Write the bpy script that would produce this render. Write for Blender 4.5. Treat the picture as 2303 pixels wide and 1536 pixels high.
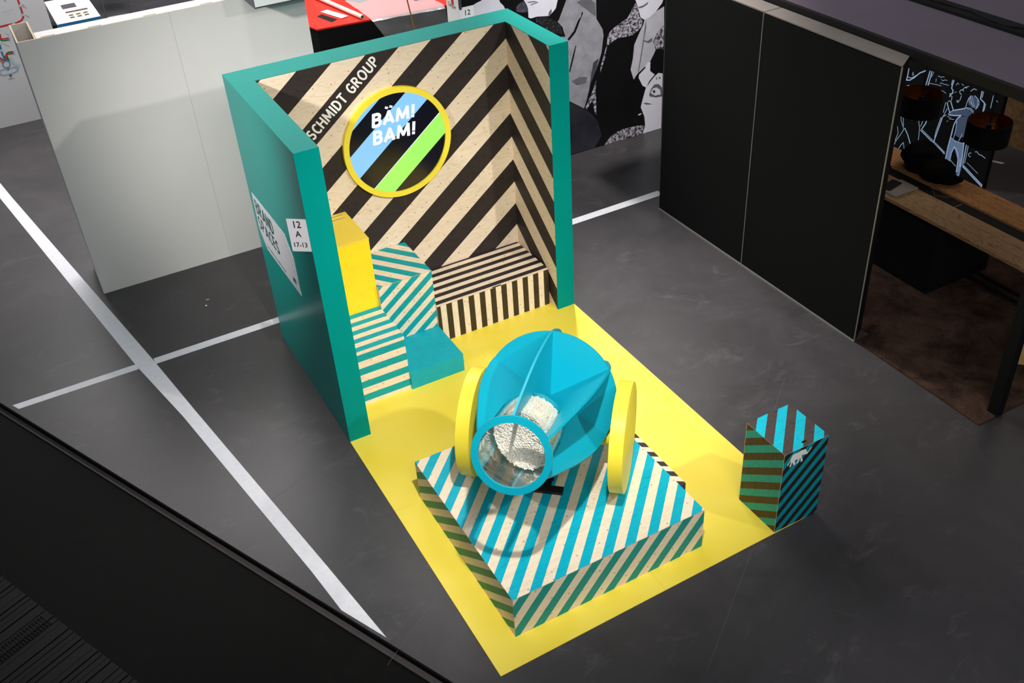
import bpy, bmesh, math, random
from mathutils import Vector, Matrix
random.seed(7)
S = bpy.context.scene
for o in list(bpy.data.objects): bpy.data.objects.remove(o)

# ------------------------------------------------------------------ camera, world, lights, exposure
def V(*a): return Vector(a)
cam_r = V(0.87577737, -0.47952434, -0.05541127)
cam_u = V(0.32168255, 0.49417501, 0.80765797)
cam_f = V(0.35990879, 0.72515341, -0.5870419)
cd = bpy.data.cameras.new('camera')
cam = bpy.data.objects.new('camera', cd)
S.collection.objects.link(cam)
M4 = Matrix((( cam_r.x, cam_u.x, -cam_f.x, -1.5112), (cam_r.y, cam_u.y, -cam_f.y, -6.0549), (cam_r.z, cam_u.z, -cam_f.z, 5.2978), (0, 0, 0, 1)))
cam.matrix_world = M4
cd.sensor_fit = 'HORIZONTAL'; cd.sensor_width = 36.0
cd.lens = 2274.6 / 2303.0 * 36.0
cd.clip_start = 0.05; cd.clip_end = 100
S.camera = cam

wd = bpy.data.worlds.new('hall_ambience'); S.world = wd; wd.use_nodes = True
bg = wd.node_tree.nodes['Background']
bg.inputs[0].default_value = (0.86, 0.92, 1.0, 1); bg.inputs[1].default_value = 0.15

S.view_settings.view_transform = 'Standard'; S.view_settings.look = 'None'
S.view_settings.exposure = 0.2; S.view_settings.gamma = 1.0
S.view_settings.use_curve_mapping = False

def spot(name, loc, tgt, power, size=60, blend=0.8, rad=0.08, col=(1, 0.97, 0.93)):
    l = bpy.data.lights.new(name, 'SPOT'); l.energy = power; l.spot_size = math.radians(size); l.spot_blend = blend
    l.shadow_soft_size = rad; l.color = col
    o = bpy.data.objects.new(name, l); S.collection.objects.link(o); o.location = loc
    o.rotation_euler = (Vector(tgt) - Vector(loc)).to_track_quat('-Z', 'Y').to_euler(); return o
def area(name, loc, tgt, power, sx, sy, col=(1, 1, 1)):
    l = bpy.data.lights.new(name, 'AREA'); l.shape = 'RECTANGLE'; l.size = sx; l.size_y = sy; l.energy = power; l.color = col
    o = bpy.data.objects.new(name, l); S.collection.objects.link(o); o.location = loc
    o.rotation_euler = (Vector(tgt) - Vector(loc)).to_track_quat('-Z', 'Y').to_euler(); return o
spot('truss_spot_front', (-0.05, -4.0, 6.2), (0.95, -0.6, 0.6), 1300, 49, 1.0, 0.07)
spot('truss_spot_right', (4.2, -5.5, 5.6), (1.3, 0.5, 0.8), 850, 50, 1.0, 0.10)
spot('truss_spot_rear', (3.7, 3.0, 6.6), (3.3, 0.1, 0.0), 1700, 37, 1.0, 0.12)
spot('truss_spot_left', (-4.2, -1.6, 5.6), (0.85, 2.7, 1.2), 1700, 34, 1.0, 0.2)  # added fill without a known fixture, brightens the sign and white partition
spot('fill_spot_middle', (0.7, 0.1, 6.6), (0.5, 3.3, 0.9), 120, 40, 1.0, 0.25)  # added to lift the white partition, no such lamp is known
area('fill_wash', (-0.5, -7.5, 7.0), (1.2, 0.8, 0.8), 210, 3.0, 1.5)  # invented soft fill from the camera side for the booth fronts
spot('truss_spot_back', (4.5, -0.2, 6.8), (4.5, 3.3, 1.0), 2000, 38, 1.0, 0.2)  # extra spot added to brighten the photo wall
area('booth_fill_light', (6.3, -0.9, 2.42), (6.3, -0.9001, 0), 5.5, 0.5, 2.2, (1, 0.85, 0.7))  # unseen lamp added to lift the dark booth interior
area('hall_light_far', (1.5, 8.5, 6.5), (1.0, 8.0, 0), 1000, 8, 4, (1, 0.97, 0.95))

# ------------------------------------------------------------------ helpers
def lin(c):
    return tuple(((v / 255.0) / 12.92 if v <= 10.3 else ((v / 255.0 + 0.055) / 1.055) ** 2.4) for v in c) + (1.0,)
MATS = {}
def newmat(name):
    m = bpy.data.materials.new(name); m.use_nodes = True
    nt = m.node_tree; return m, nt, nt.nodes['Principled BSDF']
def N(nt, t, **kw):
    n = nt.nodes.new(t)
    for k, v in kw.items(): setattr(n, k, v)
    return n
def L(nt, a, b): nt.links.new(a, b)
def ramp(nt, fac, stops, interp='LINEAR'):
    r = N(nt, 'ShaderNodeValToRGB'); r.color_ramp.interpolation = interp
    el = r.color_ramp.elements
    el[0].position = stops[0][0]; el[0].color = stops[0][1]
    el[1].position = stops[1][0]; el[1].color = stops[1][1]
    for p, c in stops[2:]:
        e = el.new(p); e.color = c
    L(nt, fac, r.inputs[0]); return r.outputs[0]
def mixc(nt, fac, a, b, mode='MIX'):
    m = N(nt, 'ShaderNodeMix', data_type='RGBA', blend_type=mode)
    for sock, v in ((m.inputs[0], fac), (m.inputs[6], a), (m.inputs[7], b)):
        if hasattr(v, 'is_linked'): L(nt, v, sock)
        else: sock.default_value = v
    return m.outputs[2]
def noise(nt, vec, scale, detail=3, rough=0.5, dist=0.0):
    n = N(nt, 'ShaderNodeTexNoise'); n.inputs['Scale'].default_value = scale
    n.inputs['Detail'].default_value = detail; n.inputs['Roughness'].default_value = rough; n.inputs['Distortion'].default_value = dist
    L(nt, vec, n.inputs['Vector']); return n.outputs['Fac']
def mapping(nt, scale=(1, 1, 1), rot=(0, 0, 0), loc=(0, 0, 0)):
    tc = N(nt, 'ShaderNodeTexCoord'); mp = N(nt, 'ShaderNodeMapping')
    mp.inputs['Scale'].default_value = scale; mp.inputs['Rotation'].default_value = rot; mp.inputs['Location'].default_value = loc
    L(nt, tc.outputs['Object'], mp.inputs['Vector']); return mp.outputs[0]
def bump(nt, b, h, strength=0.1, dist=0.002):
    n = N(nt, 'ShaderNodeBump'); n.inputs['Strength'].default_value = strength; n.inputs['Distance'].default_value = dist
    L(nt, h, n.inputs['Height']); L(nt, n.outputs[0], b.inputs['Normal'])
def flat(name, rgb, rough=0.5, spec=0.5, var=0.0, vs=8, metal=0.0, bmp=0.0, bs=200):
    if name in MATS: return MATS[name]
    m, nt, b = newmat(name); c = lin(rgb)
    b.inputs['Roughness'].default_value = rough; b.inputs['Specular IOR Level'].default_value = spec; b.inputs['Metallic'].default_value = metal
    vec = mapping(nt)
    if var > 0:
        f = noise(nt, vec, vs, 4, 0.6)
        col = mixc(nt, ramp(nt, f, [(0.3, (0, 0, 0, 1)), (0.7, (1, 1, 1, 1))]), tuple(v * (1 - var) for v in c[:3]) + (1,), tuple(min(1, v * (1 + var * 0.6)) for v in c[:3]) + (1,))
        L(nt, col, b.inputs['Base Color'])
    else: b.inputs['Base Color'].default_value = c
    if bmp > 0: bump(nt, b, noise(nt, vec, bs, 2), bmp, 0.001)
    MATS[name] = m; return m

WOOD = (239, 222, 196)
def grain(nt, axis):
    # stretched noise gives plywood figure; axis = grain direction
    sc = [7.0, 7.0, 7.0]; sc[axis] = 1.3
    vec = mapping(nt, tuple(sc))
    f = noise(nt, vec, 1.6, 5, 0.55, 1.2)
    w = N(nt, 'ShaderNodeMath', operation='MULTIPLY'); L(nt, f, w.inputs[0]); w.inputs[1].default_value = 9.0
    fr = N(nt, 'ShaderNodeMath', operation='PINGPONG'); L(nt, w.outputs[0], fr.inputs[0]); fr.inputs[1].default_value = 0.5
    fine = [60.0, 60.0, 60.0]; fine[axis] = 5.0
    g = noise(nt, mapping(nt, tuple(fine)), 1.0, 2, 0.6)
    return fr.outputs[0], g
def knots(nt, nrm):
    tc = N(nt, 'ShaderNodeTexCoord'); sp = N(nt, 'ShaderNodeSeparateXYZ'); L(nt, tc.outputs['Object'], sp.inputs[0])
    cb_ = N(nt, 'ShaderNodeCombineXYZ'); ax = [i for i in range(3) if i != nrm]
    L(nt, sp.outputs[ax[0]], cb_.inputs[0]); L(nt, sp.outputs[ax[1]], cb_.inputs[1])
    v = N(nt, 'ShaderNodeTexVoronoi', voronoi_dimensions='2D'); v.inputs['Scale'].default_value = 7.5; v.inputs['Randomness'].default_value = 0.95
    L(nt, cb_.outputs[0], v.inputs['Vector']); return v.outputs['Distance']
def timber(name, base, axis=0, rough=0.6, kn=False, stripes=None, colA=None, colB=None, contrast=0.13, rootloc=(0, 0, 0), spec=0.3, nrm=1):
    """plywood with optional painted stripes. stripes=(nx,ny,nz,c): frac(n.P+c)<0.5 -> colA else colB (None = bare wood)"""
    m, nt, b = newmat(name)
    b.inputs['Roughness'].default_value = rough; b.inputs['Specular IOR Level'].default_value = spec
    fig, fine = grain(nt, axis)
    w0 = lin(base)
    dark = tuple(v * (1 - contrast * f) for v, f in zip(w0[:3], (1.0, 1.6, 2.2))) + (1,)
    figr = ramp(nt, fig, [(0.0, (1, 1, 1, 1)), (0.10, (0.25, 0.25, 0.25, 1)), (0.35, (0.0, 0.0, 0.0, 1))])
    wood = mixc(nt, figr, w0, dark)
    wood = mixc(nt, 0.10, wood, mixc(nt, 1.0, wood, ramp(nt, fine, [(0.3, (0.55, 0.5, 0.45, 1)), (0.7, (1, 1, 1, 1))]), 'MULTIPLY'))
    if kn:
        k = knots(nt, nrm)
        wood = mixc(nt, ramp(nt, k, [(0.0, (0.75, 0.75, 0.75, 1)), (0.040, (0.6, 0.6, 0.6, 1)), (0.062, (0, 0, 0, 1))]), wood, lin((158, 122, 80)))
    out = wood
    if stripes:
        n = stripes[:3]; c = stripes[3] + sum(n[i] * rootloc[i] for i in range(3))
        tc = N(nt, 'ShaderNodeTexCoord')
        d = N(nt, 'ShaderNodeVectorMath', operation='DOT_PRODUCT'); L(nt, tc.outputs['Object'], d.inputs[0]); d.inputs[1].default_value = n
        a = N(nt, 'ShaderNodeMath', operation='ADD'); L(nt, d.outputs['Value'], a.inputs[0]); a.inputs[1].default_value = c + 50.0
        fr = N(nt, 'ShaderNodeMath', operation='FRACT'); L(nt, a.outputs[0], fr.inputs[0])
        lt = N(nt, 'ShaderNodeMath', operation='LESS_THAN'); L(nt, fr.outputs[0], lt.inputs[0]); lt.inputs[1].default_value = 0.5
        def paint(col):
            if col is None: return wood
            c0 = lin(col); k = 0.78 if sum(col) > 250 else 0.55
            return mixc(nt, figr, c0, tuple(v * k for v in c0[:3]) + (1,))
        out = mixc(nt, lt.outputs[0], paint(colB), paint(colA))
    L(nt, out, b.inputs['Base Color'])
    bump(nt, b, fig, 0.12, 0.0008)
    return m

def new_obj(name, me, parent=None):
    o = bpy.data.objects.new(name, me); S.collection.objects.link(o)
    if parent is not None: o.parent = parent
    return o
def mesh(name, verts, faces, mats, parent=None, idx=None, smooth=False, bevel=0.0):
    rl = ORIG.get(parent.name, Vector((0, 0, 0))) if parent is not None else Vector((0, 0, 0))
    me = bpy.data.meshes.new(name)
    me.from_pydata([tuple(Vector(v) - rl) for v in verts], [], faces)
    if not isinstance(mats, (list, tuple)): mats = [mats]
    for m in mats: me.materials.append(m)
    if idx:
        for p, i in zip(me.polygons, idx): p.material_index = i
    if bevel:
        bm = bmesh.new(); bm.from_mesh(me)
        bmesh.ops.bevel(bm, geom=bm.edges[:], offset=bevel, segments=2, affect='EDGES', profile=0.6)
        bm.to_mesh(me); bm.free()
    if smooth:
        for p in me.polygons: p.use_smooth = True
        try: me.set_sharp_from_angle(angle=math.radians(35))
        except Exception: pass
    me.update()
    o = new_obj(name, me, parent)
    if parent is not None: ORIG[o.name] = rl
    return o
ORIG = {}
def top(name, loc, label, cat, group=None):
    o = bpy.data.objects.new(name, None); S.collection.objects.link(o); o.location = loc
    o.empty_display_size = 0.1; o['label'] = label; o['category'] = cat
    if group: o['group'] = group
    ORIG[o.name] = Vector(loc); return o
def tag(o, label, cat, group=None):
    o['label'] = label; o['category'] = cat
    if group: o['group'] = group
    return o
def setorigin(o, loc):
    loc = Vector(loc); o.data.transform(Matrix.Translation(-loc)); o.location = loc; ORIG[o.name] = loc; return o
def struct(o): o['kind'] = 'structure'; return o
BF = [(0, 3, 2, 1), (4, 5, 6, 7), (0, 1, 5, 4), (1, 2, 6, 5), (2, 3, 7, 6), (3, 0, 4, 7)]  # bottom top front(-y) right(+x) back left
def bv(x0, x1, y0, y1, z0, z1):
    return [(x0, y0, z0), (x1, y0, z0), (x1, y1, z0), (x0, y1, z0), (x0, y0, z1), (x1, y0, z1), (x1, y1, z1), (x0, y1, z1)]
def box(name, x0, x1, y0, y1, z0, z1, mats, parent=None, bevel=0.0, idx=None, smooth=False):
    return mesh(name, bv(x0, x1, y0, y1, z0, z1), BF, mats, parent, idx, smooth, bevel)
def facebox(name, b, face, mat, edge, parent):
    """box whose one main face carries mat, other faces are raw edge. face index into BF"""
    idx = [1] * 6; idx[face] = 0
    if face in (1,): idx[0] = 1
    return box(name, *b, [mat, edge], parent, 0, idx)
def obox(name, c, ax, ay, az, hx, hy, hz, mats, parent=None, bevel=0.0):
    vs = []
    for sz in (-1, 1):
        for sx, sy in ((-1, -1), (1, -1), (1, 1), (-1, 1)):
            vs.append(tuple(Vector(c) + ax * sx * hx + ay * sy * hy + az * sz * hz))
    return mesh(name, vs, BF, mats, parent, None, False, bevel)
def lathe(name, c, ax, e1, e2, prof, mats, parent=None, seg=64, smooth=True, close=False):
    """prof: list of (s along ax, r)"""
    vs = []; fs = []
    for s, r in prof:
        for i in range(seg):
            t = 2 * math.pi * i / seg
            vs.append(tuple(Vector(c) + ax * s + (e1 * math.cos(t) + e2 * math.sin(t)) * r))
    n = len(prof)
    rng = range(n) if close else range(n - 1)
    for j in rng:
        k = (j + 1) % n
        for i in range(seg):
            i2 = (i + 1) % seg
            fs.append((j * seg + i, j * seg + i2, k * seg + i2, k * seg + i))
    if not close:
        fs.append(tuple(range(seg - 1, -1, -1))); fs.append(tuple((n - 1) * seg + i for i in range(seg)))
    return mesh(name, vs, fs, mats, parent, None, smooth)
X, Y, Z = V(1, 0, 0), V(0, 1, 0), V(0, 0, 1)
def cyl(name, p0, p1, r, mats, parent=None, seg=24, r2=None):
    p0, p1 = Vector(p0), Vector(p1); ax = (p1 - p0).normalized()
    e1 = ax.orthogonal().normalized(); e2 = ax.cross(e1)
    return lathe(name, p0, ax, e1, e2, [(0, r), ((p1 - p0).length, r if r2 is None else r2)], mats, parent, seg)
def tube(name, pts, r, mats, parent=None, seg=8):
    pts = [Vector(p) for p in pts]; vs = []; fs = []
    for i, p in enumerate(pts):
        d = (pts[min(i + 1, len(pts) - 1)] - pts[max(i - 1, 0)]).normalized()
        e1 = d.cross(Z if abs(d.z) < 0.9 else X).normalized(); e2 = d.cross(e1)
        for k in range(seg):
            t = 2 * math.pi * k / seg; vs.append(tuple(p + (e1 * math.cos(t) + e2 * math.sin(t)) * r))
    for i in range(len(pts) - 1):
        for k in range(seg):
            k2 = (k + 1) % seg; fs.append((i * seg + k, i * seg + k2, (i + 1) * seg + k2, (i + 1) * seg + k))
    fs.append(tuple(range(seg - 1, -1, -1))); fs.append(tuple((len(pts) - 1) * seg + k for k in range(seg)))
    return mesh(name, vs, fs, mats, parent, None, True)
def polys(name, plist, nrm, off0, th, mats, parent=None):
    """thin extruded flat prints. plist: (list of 3D points, matidx, layer)"""
    nrm = Vector(nrm); vs = []; fs = []; idx = []
    for pts, mi, ly in plist:
        n = len(pts); b = len(vs)
        q = [Vector(p) for p in pts]
        a = Vector((0, 0, 0))
        for i in range(n): a += q[i].cross(q[(i + 1) % n])
        if a.dot(nrm) < 0: q.reverse()
        for p in q: vs.append(tuple(p + nrm * (off0 + th * ly)))
        fs.append(tuple(range(b, b + n))); idx.append(mi)
    return mesh(name, vs, fs, mats, parent, idx)
def ribbon(pts, w, nrm):
    """quads along a polyline in a plane"""
    out = []; nrm = Vector(nrm)
    for a, b in zip(pts[:-1], pts[1:]):
        a, b = Vector(a), Vector(b); d = (b - a)
        if d.length < 1e-6: continue
        d.normalize(); s = nrm.cross(d) * (w / 2); a2 = a - d * w * 0.3; b2 = b + d * w * 0.3
        out.append([a2 - s, b2 - s, b2 + s, a2 + s])
    return out
def text(name, body, origin, xd, ud, size, mat, parent, align='LEFT', off=0.0, shear=0.0, th=0.0008, sx=1.0, sp=1.0):
    cu = bpy.data.curves.new(name, 'FONT'); cu.body = body; cu.size = size; cu.align_x = align
    cu.offset = off; cu.shear = shear; cu.extrude = th; cu.space_character = sp; cu.resolution_u = 3
    t = bpy.data.objects.new(name + '_tmp', cu); S.collection.objects.link(t)
    dg = bpy.context.evaluated_depsgraph_get(); dg.update()
    me = bpy.data.meshes.new_from_object(t.evaluated_get(dg)); bpy.data.objects.remove(t)
    xd = Vector(xd).normalized(); ud = Vector(ud).normalized(); nd = xd.cross(ud)
    rl = ORIG[parent.name]
    for v in me.vertices:
        v.co = Vector(origin) - rl + xd * v.co.x * sx + ud * v.co.y + nd * v.co.z
    me.materials.clear(); me.materials.append(mat)
    me.name = name
    return new_obj(name, me, parent)

def arc(cx, cy, rx, ry, a0, a1, n=10):
    return [(cx + rx * math.cos(math.radians(a0 + (a1 - a0) * i / n)), cy + ry * math.sin(math.radians(a0 + (a1 - a0) * i / n))) for i in range(n + 1)]
GL = {
 'A': (0.66, [[(0.03, 0), (0.33, 1), (0.63, 0)], [(0.12, 0.27), (0.54, 0.27)]]),
 'B': (0.56, [[(0.06, 0), (0.06, 1)], [(0.06, 1), (0.27, 1)] + arc(0.27, 0.77, 0.20, 0.23, 90, -90) + [(0.06, 0.54)], [(0.06, 0.54), (0.29, 0.54)] + arc(0.29, 0.27, 0.23, 0.27, 90, -90) + [(0.06, 0)]]),
 'C': (0.56, [arc(0.36, 0.5, 0.30, 0.5, 55, 305, 16)]),
 'D': (0.62, [[(0.06, 0), (0.06, 1)], [(0.06, 1), (0.22, 1)] + arc(0.22, 0.5, 0.34, 0.5, 90, -90, 14) + [(0.06, 0)]]),
 'E': (0.50, [[(0.46, 1), (0.06, 1), (0.06, 0), (0.46, 0)], [(0.06, 0.53), (0.42, 0.53)]]),
 'G': (0.64, [arc(0.36, 0.5, 0.30, 0.5, 55, 300, 16) + [(0.58, 0.10), (0.58, 0.47), (0.40, 0.47)]]),
 'H': (0.64, [[(0.06, 0), (0.06, 1)], [(0.58, 0), (0.58, 1)], [(0.06, 0.53), (0.58, 0.53)]]),
 'I': (0.16, [[(0.08, 0), (0.08, 1)]]),
 'M': (0.84, [[(0.05, 0), (0.11, 1)], [(0.11, 1), (0.42, 0.16)], [(0.42, 0.16), (0.73, 1)], [(0.73, 1), (0.79, 0)]]),
 'N': (0.66, [[(0.06, 0), (0.06, 1), (0.60, 0), (0.60, 1)]]),
 'O': (0.72, [arc(0.36, 0.5, 0.32, 0.5, 0, 360, 20)]),
 'P': (0.56, [[(0.06, 0), (0.06, 1)], [(0.06, 1), (0.26, 1)] + arc(0.26, 0.73, 0.24, 0.27, 90, -90) + [(0.06, 0.46)]]),
 'R': (0.60, [[(0.06, 0), (0.06, 1)], [(0.06, 1), (0.26, 1)] + arc(0.26, 0.75, 0.23, 0.25, 90, -90) + [(0.06, 0.50)], [(0.28, 0.50), (0.55, 0)]]),
 'S': (0.54, [arc(0.27, 0.76, 0.20, 0.24, 40, 270, 10)[0:] + arc(0.27, 0.26, 0.21, 0.26, 90, -140, 10)]),
 'T': (0.56, [[(0.0, 1), (0.56, 1)], [(0.28, 1), (0.28, 0)]]),
 'U': (0.64, [[(0.06, 1), (0.06, 0.30)] + arc(0.32, 0.30, 0.26, 0.30, 180, 360) + [(0.58, 1)]]),
 '!': (0.18, [[(0.09, 1), (0.09, 0.34)], [(0.09, 0.10), (0.09, 0.02)]]),
 ' ': (0.26, []),
}
def sign_text(name, body, origin, xd, ud, h, mat, parent, width=None, bold=0.16, slant=0.0, gap=0.16, align='LEFT', off_=0.0008):
    xd = Vector(xd).normalized(); ud = Vector(ud).normalized(); nd = xd.cross(ud)
    tot = 0; items = []
    for chh in body:
        w_, st = GL['A' if chh == 'Ä' else chh]
        items.append((tot, st, chh)); tot += w_ + gap
    tot -= gap
    kx = (width / (tot * h)) if width else 1.0
    x0 = -tot if align == 'RIGHT' else 0.0
    pl_ = []
    hb = bold / 2
    for x_, st, chh in items:
        st = [[(a, hb + b_ * (1 - bold)) for a, b_ in q] for q in st]
        if chh == 'Ä': st = st + [[(0.16, 1.17), (0.165, 1.19)], [(0.46, 1.17), (0.465, 1.19)]]
        for q in st:
            P3 = [Vector(origin) + xd * ((x0 + x_ + a) * h * kx + slant * b_ * h) + ud * (b_ * h) for a, b_ in q]
            for qd in ribbon(P3, bold * h, nd): pl_.append((qd, 0, 1 + 0.05 * len(pl_)))
    return polys(name, pl_, nd, 0.0, off_, mat, parent)

# ------------------------------------------------------------------ materials
TEAL = (0, 140, 130); TEALW = (0, 158, 163); CYAN = (0, 158, 180); YEL = (250, 224, 48); BLK = (50, 43, 41)
m_teal = flat('teal_paint', TEAL, 0.55, 0.05, 0.03, 3)
m_cyan = flat('cyan_lacquer', CYAN, 0.38, 0.4, 0.02, 3)
m_yel = flat('yellow_lacquer', (250, 229, 66), 0.42, 0.4, 0.02, 3)
m_seat = flat('seat_teal_stain', (0, 162, 178), 0.5, 0.35, 0.10, 14)
m_yelst = flat('yellow_stain', (252, 222, 36), 0.5, 0.35, 0.06, 8)
m_edge = timber('ply_edge', (214, 180, 132), 0)
m_white = flat('white_paint', (228, 228, 226), 0.55, 0.3, 0.03, 2)
m_whitepaper = flat('white_paper', (236, 234, 238), 0.6, 0.2)
m_print = flat('white_print', (240, 238, 232), 0.5, 0.3)
m_black = flat('black_matte', (14, 14, 15), 0.7, 0.2)
m_panelblk = flat('black_acoustic_panel', (28, 28, 28), 0.9, 0.05, 0.05, 40)
m_ink = flat('black_ink', (18, 18, 20), 0.6, 0.2)
m_tape = flat('white_floor_tape', (226, 226, 232), 0.45, 0.3, 0.06, 20)
m_alu = flat('aluminium_edge', (190, 188, 180), 0.35, 0.5, metal=0.6)
m_teallett = flat('teal_print', (0, 88, 88), 0.5, 0.3)

def floor_mat(name, base, rough, var, spec=0.45):
    m, nt, b = newmat(name)
    vec = mapping(nt)
    c = lin(base)
    def sc(k): return tuple(v * k for v in c[:3]) + (1,)
    f = noise(nt, vec, 1.1, 8, 0.68, 0.6)
    col = mixc(nt, ramp(nt, f, [(0.3, (0, 0, 0, 1)), (0.7, (1, 1, 1, 1))]), sc(1 - var), sc(1 + var))
    # scuffs: thresholded stretched noise
    f2 = noise(nt, mapping(nt, (1.0, 1.7, 1), (0, 0, 0.7)), 2.2, 12, 0.80, 0.8)
    s2 = ramp(nt, f2, [(0.55, (0, 0, 0, 1)), (0.75, (0.55, 0.55, 0.55, 1))])
    col = mixc(nt, s2, col, sc(3.0))
    f4 = noise(nt, mapping(nt, (6.0, 0.9, 1), (0, 0, -0.9), (3, 1, 0)), 4.0, 6, 0.7, 0.6)
    s4 = ramp(nt, f4, [(0.69, (0, 0, 0, 1)), (0.76, (0.45, 0.45, 0.45, 1))])
    col = mixc(nt, s4, col, sc(3.6))
    vo = N(nt, 'ShaderNodeTexVoronoi'); vo.inputs['Scale'].default_value = 9; L(nt, vec, vo.inputs['Vector'])
    s3 = ramp(nt, vo.outputs['Distance'], [(0.0, (0.8, 0.8, 0.8, 1)), (0.035, (0, 0, 0, 1))])
    s3b = mixc(nt, 1.0, s3, ramp(nt, noise(nt, vec, 3.0, 2), [(0.52, (0, 0, 0, 1)), (0.56, (1, 1, 1, 1))]), 'MULTIPLY')
    col = mixc(nt, s3b, col, sc(5.0))
    L(nt, col, b.inputs['Base Color'])
    b.inputs['Specular IOR Level'].default_value = spec
    r = N(nt, 'ShaderNodeMapRange'); L(nt, f, r.inputs[0]); r.inputs[3].default_value = rough - 0.06; r.inputs[4].default_value = rough + 0.10
    L(nt, r.outputs[0], b.inputs['Roughness'])
    bump(nt, b, noise(nt, vec, 90, 3), 0.15, 0.001)
    return m
m_floor = floor_mat('charcoal_vinyl_floor', (60, 57, 59), 0.36, 0.24)
m_lower = floor_mat('black_lower_floor', (11, 10, 9), 0.6, 0.3, 0.08)

# ------------------------------------------------------------------ floor (setting)
def ext(p, q, t): return (p[0] + (q[0] - p[0]) * t, p[1] + (q[1] - p[1]) * t)
EA, EB = (-2.408, 2.125), (-0.270, -2.430)
e0 = ext(EA, EB, -3.2); e1_ = ext(EA, EB, 2.6)
fl = [(e0[0], e0[1]), (e1_[0], e1_[1]), (14, -9.7), (14, 17), (e0[0], 17)]
def prism(name, pts, z0, z1, mats, parent=None, idx=None):
    n = len(pts); vs = [(p[0], p[1], z0) for p in pts] + [(p[0], p[1], z1) for p in pts]
    fs = [tuple(range(n - 1, -1, -1)), tuple(range(n, 2 * n))] + [(i, (i + 1) % n, n + (i + 1) % n, n + i) for i in range(n)]
    return mesh(name, vs, fs, mats, parent, idx)
struct(prism('floor', fl, -0.05, 0.0, [m_floor]))
dn = Vector((EB[1] - EA[1], -(EB[0] - EA[0]))).normalized()   # towards the lower floor
if dn.x > 0: dn = -dn
def off(p, d): return (p[0] + dn.x * d, p[1] + dn.y * d)
m_rub = flat('black_rubber_edge', (9, 9, 9), 0.8, 0.1)
m_strip = flat('grey_edge_strip', (74, 68, 68), 0.5, 0.4, 0.1, 10)
struct(prism('trim_1', [e0, e1_, off(e1_, 0.012), off(e0, 0.012)], -0.055, 0.0015, m_rub))
struct(prism('trim_2', [off(e0, 0.012), off(e1_, 0.012), off(e1_, 0.052), off(e0, 0.052)], -0.058, -0.048, m_strip))
lf = [off(e0, 0.052), off(e1_, 0.052), (-6, -12), (-9, -12), (-9, 6)]
struct(prism('lower_floor', lf, -0.10, -0.058, m_lower)).name = 'floor_lower'

# floor cover plate with ribbed strips (lower left)
m_grate = flat('black_ramp_metal', (10, 9, 9), 0.55, 0.2, 0.2, 30)
ga, gb = Vector((-2.656, 0.097)), Vector((-2.0, -1.30))
gd = (gb - ga).normalized(); gn = Vector((gd.y, -gd.x))
if gn.x > 0: gn = -gn
g = top('cable_ramp', (-2.5, -0.7, -0.058), 'black ribbed cable ramp on the dark lower floor in the bottom left corner', 'ramp')
pos = -1.0; k = 0
widths = [0.045, 0.05, 0.045, 0.085, 0.05]
while pos < 2.6:
    w_ = widths[k % 5]; a = ga + gd * pos; b_ = ga + gd * (pos + w_ - 0.007)
    zt_ = -0.046 if k % 3 else -0.042
    q = [a, b_, b_ + gn * 1.3, a + gn * 1.3]
    prism('slat', [tuple(p) for p in q], -0.0578, zt_, m_grate, g)
    pos += w_; k += 1
# perforated strip: rows of studs
vs = []; fs = []
for r_ in range(7):
    for c_ in range(44):
        p = ga + gd * (0.62 + r_ * 0.017) + gn * (0.05 + c_ * 0.022); b0 = len(vs)
        for dz in (-0.044, -0.039):
            for sx, sy in ((-1, -1), (1, -1), (1, 1), (-1, 1)): vs.append((p.x + sx * 0.005, p.y + sy * 0.005, dz))
        fs += [tuple(b0 + i for i in f) for f in BF]
so = mesh('stud', vs, fs, m_grate, g); so['kind'] = 'stuff'

# white floor tape
def strip(name, pts, z0, z1, mat, label, cat):
    o = prism(name, pts, z0, z1, mat); setorigin(o, (pts[0][0], pts[0][1], 0)); return tag(o, label, cat)
tl = [(-2.62, 10.5), (-2.50, 10.5), (-1.845, 6.30), (-1.115, 2.0), (-0.970, 1.07), (-0.612, -1.13), (-0.492, -1.905), (-0.664, -1.545), (-0.722, -1.12), (-1.08, 1.06), (-1.268, 2.0), (-1.96, 6.30)]
strip('floor_tape', tl, 0.0003, 0.0018, m_tape, 'long white tape line running down the dark floor left of the booth', 'tape')
strip('floor_tape', [(-2.318, 2.018), (-2.276, 1.935), (-1.262, 1.942), (-1.262, 2.03)], 0.0003, 0.0016, m_tape, 'short white tape stub left of the long line, ending at the floor edge', 'tape')
strip('floor_tape', [(-1.11, 1.935), (4.45, 1.985), (4.45, 2.09), (-1.11, 2.03)], 0.0003, 0.0016, m_tape, 'white cross tape passing behind the booth to the black partition', 'tape')
strip('floor_tape', [(7.90, 0.59), (7.965, 0.45), (7.92, 0.445), (7.86, 0.585)], 0.0003, 0.0016, m_tape, 'tiny white tape mark on the floor right of the chalk drawing panel', 'tape')

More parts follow.
